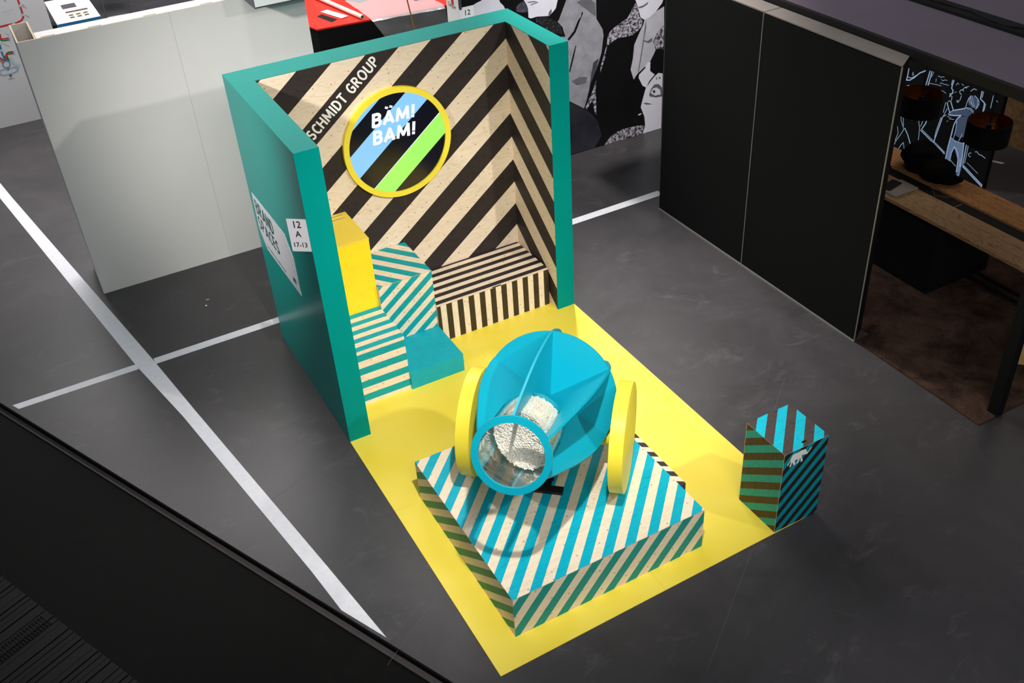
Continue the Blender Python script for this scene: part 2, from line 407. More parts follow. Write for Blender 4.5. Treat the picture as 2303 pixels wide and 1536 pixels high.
# thin floor joints
m_joint = flat('floor_joint', (92, 90, 92), 0.6, 0.2)
m_jdark = flat('floor_joint_dark', (40, 39, 40), 0.6, 0.2)
jl = []
for a, b_ in (((-0.0, -0.92), (-0.78, -1.28)), ((-0.03, -0.90), (-0.36, -0.20)), ((0.02, -0.02), (-0.9, -0.35)), ((0.33, -1.5), (-0.57, -2.10)), ((2.35, -2.25), (1.10, -3.15)), ((2.2, -2.15), (3.4, -1.2))):
    d = (Vector(b_) - Vector(a)).normalized(); s = Vector((-d.y, d.x)) * 0.0011
    jl.append([(a[0] - s.x, a[1] - s.y, 0.0004), (b_[0] - s.x, b_[1] - s.y, 0.0004), (b_[0] + s.x, b_[1] + s.y, 0.0004), (a[0] + s.x, a[1] + s.y, 0.0004)])
vs = []; fs = []
for q in jl: fs.append(tuple(range(len(vs), len(vs) + 4))); vs += q
o = mesh('trim_3', vs, fs, m_joint); struct(o)

# ------------------------------------------------------------------ yellow floor of the stand
FT = 0.004
mfl, nt, b = newmat('yellow_floor_sheet')
vec = mapping(nt)
c1 = mixc(nt, ramp(nt, noise(nt, vec, 2.0, 4), [(0.35, (0, 0, 0, 1)), (0.65, (1, 1, 1, 1))]), lin((236, 211, 64)), lin((242, 219, 84)))
sm = ramp(nt, noise(nt, mapping(nt, (1.2, 5, 1), (0, 0, 1.1)), 3.0, 7, 0.7, 1.0), [(0.70, (0, 0, 0, 1)), (0.80, (0.35, 0.35, 0.35, 1))])
L(nt, mixc(nt, sm, c1, lin((190, 160, 50))), b.inputs['Base Color']); b.inputs['Roughness'].default_value = 0.42; b.inputs['Specular IOR Level'].default_value = 0.4
ym = top('yellow_floor', (1.25, -0.8, 0), 'bright yellow flooring sheets under the striped booth and the cannon', 'floor covering')
for q_ in ([(0.0, -2.54), (1.2485, -2.515), (1.2485, -0.9005), (0.0, -0.9005)], [(1.2495, -2.515), (2.512, -2.491), (2.512, -0.9005), (1.2495, -0.9005)],
           [(0.0, -0.8995), (1.2485, -0.8995), (1.2485, 0.7), (0.0, 0.7)], [(1.2495, -0.8995), (2.512, -0.8995), (2.512, 0.7), (1.2495, 0.7)], [(0.177, 0.7005), (2.336, 0.7005), (2.336, 1.414), (0.177, 1.414)]):
    prism('floor_sheet', q_, 0.0004, FT, mfl, ym)

# ------------------------------------------------------------------ the booth
H = 2.5; W = 2.512; T = 0.177; DB = 1.702; YI = 1.415
bo = top('exhibition_booth', (1.25, 0.9, 0), 'teal three-sided booth lined with black chevron striped plywood', 'booth')
ro = (1.25, 0.9, 0)
lin_t = 0.012
box('left_wall', 0, T - lin_t, 0, DB, 0, H, [m_teal, flat('deep_teal_laminate', (2, 150, 142), 0.28, 0.10, 0.03, 3)], bo, 0, [0, 0, 0, 0, 0, 1])
box('back_wall', T - lin_t, W, YI + lin_t, DB, 0, H, m_teal, bo)
box('right_wall', 2.335 + lin_t, W, 0.695, YI + lin_t, 0, H, m_teal, bo)
SL = 0.7786; PZ = 0.4465
# black bands: frac((z - SL*(x-2.335) ... ) ; on the back wall z - SL*(x - xc) ; black from 2.353 up 0.21
m_back = timber('chevron_back', WOOD, 0, 0.55, True, (-SL / PZ, 0, 1 / PZ, (SL * 2.325 - 2.353) / PZ), BLK, None, rootloc=ro)
m_right = timber('chevron_right', WOOD, 1, 0.55, True, (0, -SL / PZ, 1 / PZ, (SL * 1.415 - 2.353) / PZ), BLK, None, rootloc=ro, nrm=0)
m_leftl = timber('chevron_left', WOOD, 1, 0.55, True, (0, -SL / PZ, 1 / PZ, 0.3), BLK, None, rootloc=ro)
for x0, x1 in ((T, 1.252), (1.2528, 2.335)):
    facebox('plywood_panel', (x0, x1, YI, YI + lin_t, 0.004, H - 0.001), 2, m_back, m_edge, bo)
facebox('plywood_panel', (2.335, 2.335 + lin_t, 0.6955, YI, 0.004, H - 0.001), 5, m_right, m_edge, bo)
facebox('plywood_panel', (T - lin_t, T, 0.0005, YI, 0.004, H - 0.001), 3, m_leftl, m_edge, bo)
# front end caps cover the lining edges
box('end_cap', 0, T + 0.0005, -0.003, 0, 0, H, m_teal, bo)
box('end_cap', 2.3345, W, 0.692, 0.695, 0, H, m_teal, bo)
# top rim
rim = [(0, -0.003), (T, -0.003), (T, YI), (2.335, YI), (2.335, 0.692), (W, 0.692), (W, DB), (0, DB)]
prism('top_rim', rim, H, H + 0.003, m_teal, bo)
# lettering on the black stripe
ang = math.atan(SL); tx = V(math.cos(ang), 0, math.sin(ang)); tu = V(-math.sin(ang), 0, math.cos(ang))
sign_text('lettering', 'SCHMIDT GROUP', (1.186, YI, 2.410), tx, tu, 0.098, m_print, bo, 0.815, 0.165, 0, 0.20, 'RIGHT')['label'] = 'white capital lettering on a black stripe'

# round screen
sr = top('round_screen', (1.245, 1.414, 1.71), 'round display screen in a yellow ring on the chevron back wall', 'screen')
CX, CZ = 1.2465, 1.7085
lathe('ring_frame', (CX, 1.414, CZ), V(0, -1, 0), X, Z, [(0, 0.438), (0.034, 0.438), (0.034, 0.486), (0, 0.486)], m_yel, sr, 96, True, True)
msc, nt, b = newmat('screen_picture')
tc = N(nt, 'ShaderNodeTexCoord'); d = N(nt, 'ShaderNodeVectorMath', operation='DOT_PRODUCT'); L(nt, tc.outputs['Object'], d.inputs[0])
d.inputs[1].default_value = (-0.78, 0, 1.0)
a = N(nt, 'ShaderNodeMath', operation='ADD'); L(nt, d.outputs['Value'], a.inputs[0]); a.inputs[1].default_value = 1.71 - 0.78 * 1.245
col = ramp(nt, a.outputs[0], [(0.0, (0.002, 0.002, 0.006, 1)), (0.368, lin((164, 243, 104))), (0.585, (0.9, 0.95, 1.0, 1)), (0.593, (0.002, 0.002, 0.006, 1)), (0.805, lin((140, 202, 248)))], 'CONSTANT')
r2 = [(0.0, (0, 0, 0, 1)), (0.055, (1, 1, 1, 1)), (0.2366, (0, 0, 0, 1))]
a2 = N(nt, 'ShaderNodeMath', operation='SUBTRACT'); L(nt, a.outputs[0], a2.inputs[0]); a2.inputs[1].default_value = 1.0
mask = ramp(nt, a2.outputs[0], r2, 'CONSTANT')
col = mixc(nt, mask, col, (0.002, 0.002, 0.006, 1))
b.inputs['Base Color'].default_value = (0.004, 0.004, 0.006, 1); b.inputs['Roughness'].default_value = 0.12
L(nt, col, b.inputs['Emission Color']); b.inputs['Emission Strength'].default_value = 0.95
lathe('display', (CX, 1.414, CZ), V(0, -1, 0), X, Z, [(0.001, 0.4375), (0.020, 0.4375)], msc, sr, 96)
mw, nt, b = newmat('screen_white'); b.inputs['Base Color'].default_value = (0.02, 0.02, 0.02, 1); b.inputs['Emission Color'].default_value = (0.9, 0.95, 1, 1); b.inputs['Emission Strength'].default_value = 0.9
sign_text('lettering', 'BÄM!', (1.040, 1.3925, 1.892), X, Z, 0.124, mw, sr, 0.375, 0.22, 0.16, 0.20)
sign_text('lettering', 'BAM!', (1.028, 1.3925, 1.742), X, Z, 0.124, mw, sr, 0.375, 0.22, 0.16, 0.20)

# sign on the outer left wall
sg = top('brand_sign', (-0.001, 1.1, 1.3), 'large white angular sign lettered BRAND SPACES on the outer teal wall', 'sign')
pts = [(1.597, 1.532), (0.74, 1.55), (0.594, 1.387), (0.603, 1.06), (1.468, 1.048), (1.615, 1.186)]
n = len(pts)
vs = [(-0.0005, p[0], p[1]) for p in pts] + [(-0.0025, p[0], p[1]) for p in pts]
mesh('sign_board', vs, [tuple(range(n)), tuple(range(2 * n - 1, n - 1, -1))] + [(i, i + n, (i + 1) % n + n, (i + 1) % n) for i in range(n)], flat('sign_white', (214, 214, 218), 0.5, 0.3), sg)
sign_text('lettering', 'BRAND', (-0.0026, 1.556, 1.363), -Y, Z, 0.130, m_teallett, sg, 0.475, 0.135, 0, 0.18)
sign_text('lettering', 'SPACES', (-0.0026, 1.572, 1.212), -Y, Z, 0.122, m_teallett, sg, 0.545, 0.135, 0, 0.18)
tv = []
yy = 1.441; 
random.seed(3)
while yy > 0.955:
    ln = random.choice((0.008, 0.012, 0.016)); tv.append(([( -0.003, yy, 1.088), (-0.003, yy - ln, 1.088), (-0.003, yy - ln, 1.106), (-0.003, yy, 1.106)], 0, 0)); yy -= ln + random.choice((0.005, 0.006, 0.012))
polys('small_print', tv, (-1, 0, 0), 0.0, 0, m_teallett, sg)
ELE = [(2.217,0.614),(2.219,0.631),(2.23,0.643),(2.238,0.659),(2.241,0.671),(2.252,0.695),(2.271,0.699),(2.299,0.696),(2.315,0.702),(2.334,0.703),(2.344,0.697),(2.352,0.701),(2.364,0.694),(2.371,0.682),(2.376,0.67),(2.383,0.662),(2.392,0.665),(2.4,0.678),(2.411,0.691),(2.419,0.689),(2.413,0.681),(2.404,0.668),(2.397,0.658),(2.387,0.651),(2.384,0.643),(2.368,0.648),(2.35,0.652),(2.337,0.658),(2.338,0.635),(2.347,0.615),(2.351,0.601),(2.346,0.595),(2.334,0.594),(2.332,0.599),(2.335,0.609),(2.325,0.632),(2.322,0.64),(2.318,0.622),(2.312,0.602),(2.303,0.595),(2.294,0.605),(2.302,0.614),(2.305,0.637),(2.29,0.636),(2.28,0.632),(2.283,0.612),(2.291,0.602),(2.285,0.595),(2.275,0.593),(2.266,0.609),(2.257,0.63),(2.255,0.613),(2.249,0.593),(2.241,0.594),(2.234,0.603),(2.242,0.615),(2.245,0.638),(2.239,0.645),(2.232,0.629),(2.221,0.614)]
ec = [(-0.003, 0.765 - (p[0] - 0.0) * 0.115, 1.112 + p[1] * 0.055) for p in [(0.0,0.191),(0.01,0.345),(0.064,0.455),(0.104,0.6),(0.119,0.709),(0.173,0.927),(0.267,0.964),(0.406,0.936),(0.485,0.991),(0.579,1.0),(0.629,0.945),(0.668,0.982),(0.728,0.918),(0.762,0.809),(0.787,0.7),(0.822,0.627),(0.866,0.655),(0.906,0.773),(0.96,0.891),(1.0,0.873),(0.97,0.8),(0.926,0.682),(0.891,0.591),(0.842,0.527),(0.827,0.455),(0.748,0.5),(0.658,0.536),(0.594,0.591),(0.599,0.382),(0.644,0.2),(0.663,0.073),(0.639,0.018),(0.579,0.009),(0.569,0.055),(0.584,0.145),(0.535,0.355),(0.52,0.427),(0.5,0.264),(0.47,0.082),(0.426,0.018),(0.381,0.109),(0.421,0.191),(0.436,0.4),(0.361,0.391),(0.312,0.355),(0.327,0.173),(0.366,0.082),(0.337,0.018),(0.287,0.0),(0.243,0.145),(0.198,0.336),(0.188,0.182),(0.158,0.0),(0.119,0.009),(0.084,0.091),(0.124,0.2),(0.139,0.409),(0.109,0.473),(0.074,0.327),(0.02,0.191)]]
polys('elephant_mark', [(ec, 0, 0)], (-1, 0, 0), 0, 0, m_teallett, sg)

# paper flag
pf = top('number_sign', (0, 0.02, 1.76), 'white paper sign reading 12 A 17-13 at the front edge of the teal wall', 'sign')
pa, pb = V(0.0, 0.010, 0), V(-0.100, 0.143, 0)
pd = (pb - pa).normalized()
def pp(t, z): 
    q = pa.lerp(pb, t); return (q.x, q.y, z)
zR0, zR1, zL0, zL1 = 1.757, 2.012, 1.728, 1.988
pn = pd.cross(Z).normalized()
if pn.y > 0: pn = -pn
q4 = [Vector(pp(0, zR0)), Vector(pp(1, zL0)), Vector(pp(1, zL1)), Vector(pp(0, zR1))]
vs = [tuple(p) for p in q4] + [tuple(p - pn * 0.001) for p in q4]
mesh('paper', vs, [(0, 1, 2, 3), (7, 6, 5, 4), (0, 4, 5, 1), (1, 5, 6, 2), (2, 6, 7, 3), (3, 7, 4, 0)], m_whitepaper, pf)
td = (Vector(pp(0, 1.88)) - Vector(pp(1, 1.855))).normalized(); tup = V(0, 0, 1)
mid = (Vector(pp(0, 0)) + Vector(pp(1, 0))) / 2 + pn * 0.0012
for body, zc_, sz in (('12', 1.935, 0.075), ('A', 1.862, 0.068), ('17-13', 1.782, 0.052)):
    text('lettering', body, (mid.x - td.x * 0.004, mid.y - td.y * 0.004, zc_ - 0.004), td, tup, sz, m_ink, pf, 'CENTER', 0.0006, 0, 0.0002, 1.05)

# ------------------------------------------------------------------ furniture inside
def ply_block(name, label, cat, b, faces, parent_loc):
    """faces: dict face->(nx,ny,nz,c,colA,colB,grain axis) or material"""
    x0, x1, y0, y1, z0, z1 = b
    t = top(name, parent_loc, label, cat)
    th = 0.012; e = 0.0035; th = 0.004
    def mk(key, f):
        if isinstance(f, tuple): return timber(name + '_' + key, WOOD, f[6], 0.55, True, f[:4], f[4], f[5], rootloc=parent_loc, nrm={'front': 1, 'back': 1, 'left': 0, 'right': 0, 'top': 2}[key])
        return f
    facebox('front_panel', (x0, x1, y0, y0 + th, z0, z1 - e), 2, mk('front', faces['front']), m_edge, t)
    facebox('back_panel', (x0, x1, y1 - th, y1, z0, z1 - e), 4, mk('back', faces.get('back', faces['front'])), m_edge, t)
    facebox('side_panel', (x0, x0 + th, y0 + th, y1 - th, z0, z1 - e), 5, mk('left', faces['left']), m_edge, t)
    facebox('side_panel', (x1 - th, x1, y0 + th, y1 - th, z0, z1 - e), 3, mk('right', faces.get('right', faces['left'])), m_edge, t)
    if 'top' in faces: facebox('top_panel', (x0, x1, y0, y1, z1 - e, z1), 1, mk('top', faces['top']), m_edge, t)
    return t
g0 = FT
# low striped stool block
P1 = 0.1156; P2 = 0.135
ply_block('striped_block', 'teal and wood striped block under the tall yellow cabinet', 'cabinet', (0.178, 0.696, 0.36, 1.412, g0, 0.550),
    {'front': (0, 0, 1 / P2, -0.0425 / P2, TEALW, None, 0), 'left': (0, 0, 1 / P2, -0.0425 / P2, TEALW, None, 1), 'top': (0, 1 / P1, 0, -0.36 / P1, (0, 165, 178), None, 0)}, (0.437, 0.9, g0))
# yellow cabinet
yc = top('yellow_cabinet', (0.437, 1.15, 0.55), 'tall yellow box with two slots on top standing on the striped block', 'cabinet')
box('body', 0.178, 0.696, 0.88, 1.412, 0.5505, 1.204, m_yelst, yc, 0.0015)
box('lid', 0.178, 0.698, 0.877, 1.413, 1.2065, 1.2185, flat('lid_yellow', (246, 214, 74), 0.5, 0.3, 0.03, 6), yc, 0.001)
msl = flat('slot_wood', (188, 160, 130), 0.7, 0.2)
for y_ in (1.372, 1.315):
    x1_ = 0.652
    pr_ = []
    for i in range(7):
        t_ = -math.pi / 2 + math.pi * i / 6; pr_.append((x1_ + 0.007 * math.cos(t_), y_ + 0.008 * math.sin(t_)))
    pr_ += [(0.26, y_ + 0.008), (0.26, y_ - 0.008)]
    prism('slot', pr_, 1.2165, 1.2192, msl, yc)
# chevron chair
PX = 0.178
ch = ply_block('chevron_chair', 'teal and wood chevron backrest block with solid teal seat beside the yellow cabinet', 'chair', (0.698, 1.190, 0.838, 1.412, g0, 0.756),
    {'front': (1 / PX, 0, -1 / (0.764 * PX), (-1.187 + 0.757 / 0.764) / PX, TEALW, None, 0), 'left': flat('bare_side', WOOD, 0.6), 'top': (1 / PX, 1 / (1.31 * PX), 0, (-1.187 - 0.84 / 1.31) / PX, TEALW, None, 0)}, (0.944, 0.9, g0))
box('seat', 0.697, 1.191, 0.34, 0.8375, g0, 0.180, m_seat, ch, 0.0018)
# bench
PB = 0.1098; PT = 0.107
bn = ply_block('striped_bench', 'low bench with black and wood stripes against the chevron wall', 'bench', (1.193, 2.322, 0.822, 1.412, g0, 0.385),
    {'front': (1 / PB, 0, 0, (-1.282) / PB, (58, 50, 36), None, 2), 'left': flat('bare_side', WOOD, 0.6), 'top': (0, 1 / PT, 0, -0.850 / PT, BLK, None, 0)}, (1.757, 1.1, g0))
box('finger_slot', 1.745, 1.835, 0.8215, 0.835, 0.3835, 0.3857, m_black, bn)

# ------------------------------------------------------------------ platform
PLX0, PLX1, PLY0, PLY1, PLH = 0.219, 1.683, -2.331, -0.862, 0.357
rp = (0.95, -1.6, FT)
pu = (1 / 0.1765, -1 / 0.182, 0, (-0.22 / 0.1765 - 2.33 / 0.182) - 0.665)
pl = ply_block('striped_platform', 'large low platform with teal and wood diagonal stripes carrying the cannon', 'platform', (PLX0, PLX1, PLY0, PLY1, g0, PLH),
    {'front': (1 / 0.178, 0, -1 / 0.224, 0.10, (0, 148, 140), None, 0), 'left': (0, -1 / 0.178, -1 / 0.14, 0.0, (0, 142, 110), None, 1), 'top': pu + ((0, 172, 196), None, 0)}, rp)  # stripe teal carries each face's light: brighter top, yellow bounce on the left
# black and wood striped ledge behind the right side of the platform
mld = timber('ledge_stripes', WOOD, 1, 0.55, False, (0, 1 / 0.165, 0, 0.35), (62, 54, 56), None, rootloc=rp)
o = box('striped_ledge', PLX1 + 0.001, 1.728, -2.062, -1.40, g0, PLH + 0.0, [mld, m_edge], None)
setorigin(o, (1.705, -1.73, g0)); tag(o, 'narrow black and wood striped ledge along the right side of the platform', 'ledge')
o.data.materials[0] = timber('ledge_stripes_b', WOOD, 1, 0.55, False, (1 / 0.165, 1 / 0.118, 0, 0.0), (62, 54, 56), None)

# ------------------------------------------------------------------ cannon
CM = V(0.3427, -2.21, 1.4024); A = V(-0.61565, -0.69623, 0.36910).normalized(); Wv = V(0.74913, -0.66242, 0).normalized(); U = V(0.2445, 0.2765, 0.92939).normalized()
cn = top('popcorn_cannon', (1.0, -1.48, PLH), 'cyan finned cannon with a clear popcorn barrel and yellow wheels on the platform', 'cannon')
B_ = -A
def cp(s, r, ang_): 
    t_ = math.radians(ang_); return CM + B_ * s + (Wv * math.cos(t_) + U * math.sin(t_)) * r
prof = [(0.012, 0.236), (0.1, 0.267), (0.2, 0.297), (0.3, 0.325), (0.42, 0.360), (0.55, 0.392), (0.66, 0.414), (0.78, 0.432), (0.9, 0.446), (1.03, 0.457), (1.14, 0.460), (1.22, 0.452), (1.30, 0.436), (1.38, 0.414), (1.45, 0.386), (1.51, 0.350), (1.56, 0.300), (1.59, 0.240), (1.60, 0.17), (1.60, 0.012)]
inner = [(0.575, 0.012), (0.575, 0.2115), (0.012, 0.2115)]
m_fin = m_cyan
for k in range(6):
    an = 30 + 60 * k
    ring = prof + inner; n = len(ring)
    e = Wv * math.cos(math.radians(an)) + U * math.sin(math.radians(an)); sd = A.cross(e).normalized() * 0.0075
    vs = [tuple(cp(s, r, an) - sd) for s, r in ring] + [tuple(cp(s, r, an) + sd) for s, r in ring]
    fs = [tuple(range(n)), tuple(range(2 * n - 1, n - 1, -1))] + [(i, i + n, (i + 1) % n + n, (i + 1) % n) for i in range(n)]
    mesh('fin', vs, fs, m_cyan, cn)
lathe('rear_disc', CM + B_ * 1.132, B_, Wv, U, [(0, 0.4555), (0.018, 0.4555)], m_cyan, cn, 96)
lathe('inner_disc', CM + B_ * 0.566, B_, Wv, U, [(0, 0.2030), (0.009, 0.2030)], m_cyan, cn, 64)
lathe('muzzle_ring', CM, B_, Wv, U, [(0, 0.1966), (0, 0.2394), (0.020, 0.2394), (0.020, 0.1966)], m_cyan, cn, 96, True, True)
mg = bpy.data.materials.new('clear_acrylic'); mg.use_nodes = True; nt = mg.node_tree; nt.nodes.clear()
out = N(nt, 'ShaderNodeOutputMaterial'); tr = N(nt, 'ShaderNodeBsdfTransparent'); tr.inputs[0].default_value = (0.97, 0.985, 0.98, 1)
gl = N(nt, 'ShaderNodeBsdfGlossy'); gl.inputs['Roughness'].default_value = 0.04
lw = N(nt, 'ShaderNodeLayerWeight'); pw_ = N(nt, 'ShaderNodeMath', operation='POWER'); L(nt, lw.outputs['Facing'], pw_.inputs[0]); pw_.inputs[1].default_value = 3.0
fr = N(nt, 'ShaderNodeMath', operation='MULTIPLY_ADD'); L(nt, pw_.outputs[0], fr.inputs[0]); fr.inputs[1].default_value = 0.8; fr.inputs[2].default_value = 0.035
mx = N(nt, 'ShaderNodeMixShader'); L(nt, fr.outputs[0], mx.inputs[0]); L(nt, tr.outputs[0], mx.inputs[1]); L(nt, gl.outputs[0], mx.inputs[2]); L(nt, mx.outputs[0], out.inputs[0])
lathe('acrylic_tube', CM + B_ * 0.0205, B_, Wv, U, [(0, 0.2045), (0, 0.2085), (0.545, 0.2085), (0.545, 0.2045)], mg, cn, 96, True, True)
# popcorn
m_pop, nt, b = newmat('popcorn_flesh')
vec = mapping(nt)
f_ = noise(nt, vec, 120, 2, 0.5)
L(nt, ramp(nt, f_, [(0.33, lin((206, 150, 84))), (0.40, lin((255, 246, 226))), (0.6, lin((255, 253, 244)))]), b.inputs['Base Color']); b.inputs['Roughness'].default_value = 0.8
b.inputs['Specular IOR Level'].default_value = 0.1
ico = bmesh.new(); bmesh.ops.create_icosphere(ico, subdivisions=1, radius=1.0)
iv = [v.co.copy() for v in ico.verts]; ifc = [tuple(v.index for v in f.verts) for f in ico.faces]; ico.free()
vs = []; fs = []
random.seed(11)
def kernel(c, r):
    for q in range(3):
        o_ = Vector((random.uniform(-1, 1), random.uniform(-1, 1), random.uniform(-1, 1))) * r * 0.5
        rr = r * random.uniform(0.5, 0.8); b0 = len(vs)
        for v in iv: vs.append(tuple(c + o_ + v * rr * random.uniform(0.78, 1.18)))
        fs.extend([tuple(b0 + i for i in f) for f in ifc])
S0, S1 = 0.27, 0.545
for i in range(2600):     # mouth side of the heap, slightly slumped
    r_ = 0.190 * math.sqrt(random.random()); an = random.uniform(0, 360)
    sl = S0 + 0.10 * (r_ / 0.19) * math.cos(math.radians(an - 200)) + random.uniform(-0.001, 0.004)
    kernel(cp(sl, r_, an), random.uniform(0.0065, 0.0095))
for i in range(5200):
    s_ = random.uniform(S0 + 0.0, S1); an = random.uniform(0, 360)
    lim = S0 + 0.10 * math.cos(math.radians(an - 200))
    if s_ < lim + 0.004: continue
    kernel(cp(s_, random.uniform(0.1845, 0.1885), an), random.uniform(0.0065, 0.0095))
po = mesh('popcorn', vs, fs, m_pop, cn)
for p_ in po.data.polygons: p_.use_smooth = True
po['kind'] = 'stuff'
po.parent = None; po.location = ORIG['popcorn_cannon']; tag(po, 'heap of white popcorn inside the clear barrel of the cannon', 'popcorn')
m_core = m_pop if True else flat('popcorn_core', (236, 218, 184), 0.9, 0.1, 0.2, 60)
cv = []; cf = []; sg_ = 48
for ring_ in range(3):
    for i in range(sg_):
        an = 360.0 * i / sg_; r_ = (0.09, 0.187, 0.187)[ring_]
        s_ = S0 + 0.000 + 0.10 * (r_ / 0.19) * math.cos(math.radians(an - 200)) if ring_ < 2 else S1
        cv.append(tuple(cp(s_, r_, an)))
cf = [tuple(range(sg_))] + [(j * sg_ + i, j * sg_ + (i + 1) % sg_, (j + 1) * sg_ + (i + 1) % sg_, (j + 1) * sg_ + i) for j in range(2) for i in range(sg_)] + [tuple(2 * sg_ + i for i in range(sg_ - 1, -1, -1))]
ORIG[po.name] = Vector(ORIG['popcorn_cannon'])
pc = mesh('popcorn_mass', cv, cf, m_core, po); pc['kind'] = 'stuff'
# wheels
AX = CM + B_ * 1.1457 - U * 0.2324
FW = Wv.cross(Z).normalized()
for sgn in (-1, 1):
    s0_, s1_ = (0.4584, 0.5554)
    lathe('wheel', AX, Wv * sgn, FW, Z, [(s0_, 0.372), (s0_ + 0.002, 0.3766), (s1_ - 0.002, 0.3766), (s1_, 0.372)], m_yel, cn, 96)
    lathe('axle_hub', AX + B_ * 0.10 - U * 0.035, Wv * sgn, FW, Z, [(0.12, 0.07), (s0_, 0.07)], m_yel, cn, 32)
m_steel = flat('black_steel', (20, 19, 19), 0.45, 0.5)
ah = V(A.x, A.y, 0).normalized(); bh = -ah
ctr = V(0.3427, -2.21, 0)
def gp(t, w_, z): q = ctr + bh * t + Wv * w_; return V(q.x, q.y, z)
obox('foot', gp(0.80, 0, PLH + 0.012), Wv, bh, Z, 0.125, 0.032, 0.012, m_steel, cn, 0.002)
obox('foot', gp(1.02, 0, PLH + 0.012), Wv, bh, Z, 0.032, 0.19, 0.012, m_steel, cn, 0.002)
obox('foot', gp(1.24, 0, PLH + 0.012), Wv, bh, Z, 0.125, 0.032, 0.012, m_steel, cn, 0.002)
obox('post', gp(0.93, 0.03, 0.56), Wv, bh, Z, 0.016, 0.055, 0.18, m_steel, cn, 0.002)
obox('post', gp(0.93, -0.03, 0.56), Wv, bh, Z, 0.016, 0.055, 0.18, m_steel, cn, 0.002)

# ------------------------------------------------------------------ small striped collection box with elephant
rq = (2.37, -2.3, 0)
bx = ply_block('collection_box', 'small upright box in teal and black stripes with a white elephant', 'box', (2.184, 2.560, -2.492, -2.108, 0.001, 0.726),
    {'front': (-1 / 0.1245, 0, 1 / 0.1245, (1.726) / 0.1245, (0, 148, 162), (38, 33, 32), 2), 'left': (0, 0.78 / 0.136, 1 / 0.136, 1.056 / 0.136, (24, 160, 146), (76, 62, 40), 2), 'top': (1 / 0.178, -1 / 0.178, 0, -4.384 / 0.178, (20, 196, 218), (82, 72, 68), 0)}, rq)  # stripe colours include the light per face, left one warmed by yellow bounce
polys('elephant_emblem', [([(p[0], -2.493, p[1]) for p in ELE], 0, 0)], (0, -1, 0), 0.0, 0, m_print, bx)
prism('slot', [(2.358, -2.464), (2.398, -2.462), (2.392, -2.448), (2.362, -2.446)], 0.725, 0.7275, m_black, bx)

# ------------------------------------------------------------------ white partition behind
wp = top('white_partition', (0, 3.5, 0), 'tall white wooden partition standing behind the teal booth', 'partition')
WH = 2.543
m_whc = flat('partition_white', (224, 220, 216), 0.6, 0.25, 0.03, 1.5)
for x0, x1 in ((-1.291, -0.0008), (0.0008, 1.253)):
    facebox('front_panel', (x0, x1, 3.42, 3.436, 0, WH), 2, m_whc, flat('mdf_edge', (205, 188, 160), 0.7, 0.2), wp)
m_mdf = MATS['mdf_edge']
facebox('side_panel', (-1.291, -1.277, 3.4365, 3.985, 0, WH), 5, m_whc, m_mdf, wp)
facebox('side_panel', (-1.147, -1.133, 3.4365, 3.985, 0, WH), 5, m_whc, m_mdf, wp)
facebox('back_panel', (-1.276, -1.148, 3.972, 3.985, 0, WH), 2, m_whc, m_mdf, wp)
box('core', -1.13, 1.250, 3.437, 3.61, 0, WH - 0.012, m_whc, wp)
box('top_board', -1.13, 1.250, 3.4375, 3.612, WH - 0.011, WH - 0.001, m_whc, wp)
m_slotb = flat('slot_brown', (128, 100, 60), 0.8, 0.1)
for x_ in (-1.09, -0.70, -0.22, 0.29, 0.83):
    box('slot', x_, x_ + 0.115, 3.4405, 3.449, WH - 0.0015, WH + 0.0006, m_slotb, wp)
for x_ in (-1.2755, -1.149):
    box('slot', x_, x_ + 0.002, 3.55, 3.72, WH - 0.22, WH - 0.01, m_slotb, wp)

# white box on top of the partition
wb = top('white_box', (1.1, 3.4, WH), 'white box lying on the partition top and overhanging its front', 'box')
box('carton', 0.672, 1.75, 2.99, 3.80, WH, WH + 0.34, m_white, wb, 0.004)
box('edge_strip', 0.668, 1.754, 2.986, 2.9899, WH, WH + 0.012, flat('grey_edge', (60, 60, 64), 0.5), wb)
box('side_flap', 0.664, 0.6718, 2.99, 3.80, WH, WH + 0.34, flat('grey_flap', (96, 96, 100), 0.6), wb)

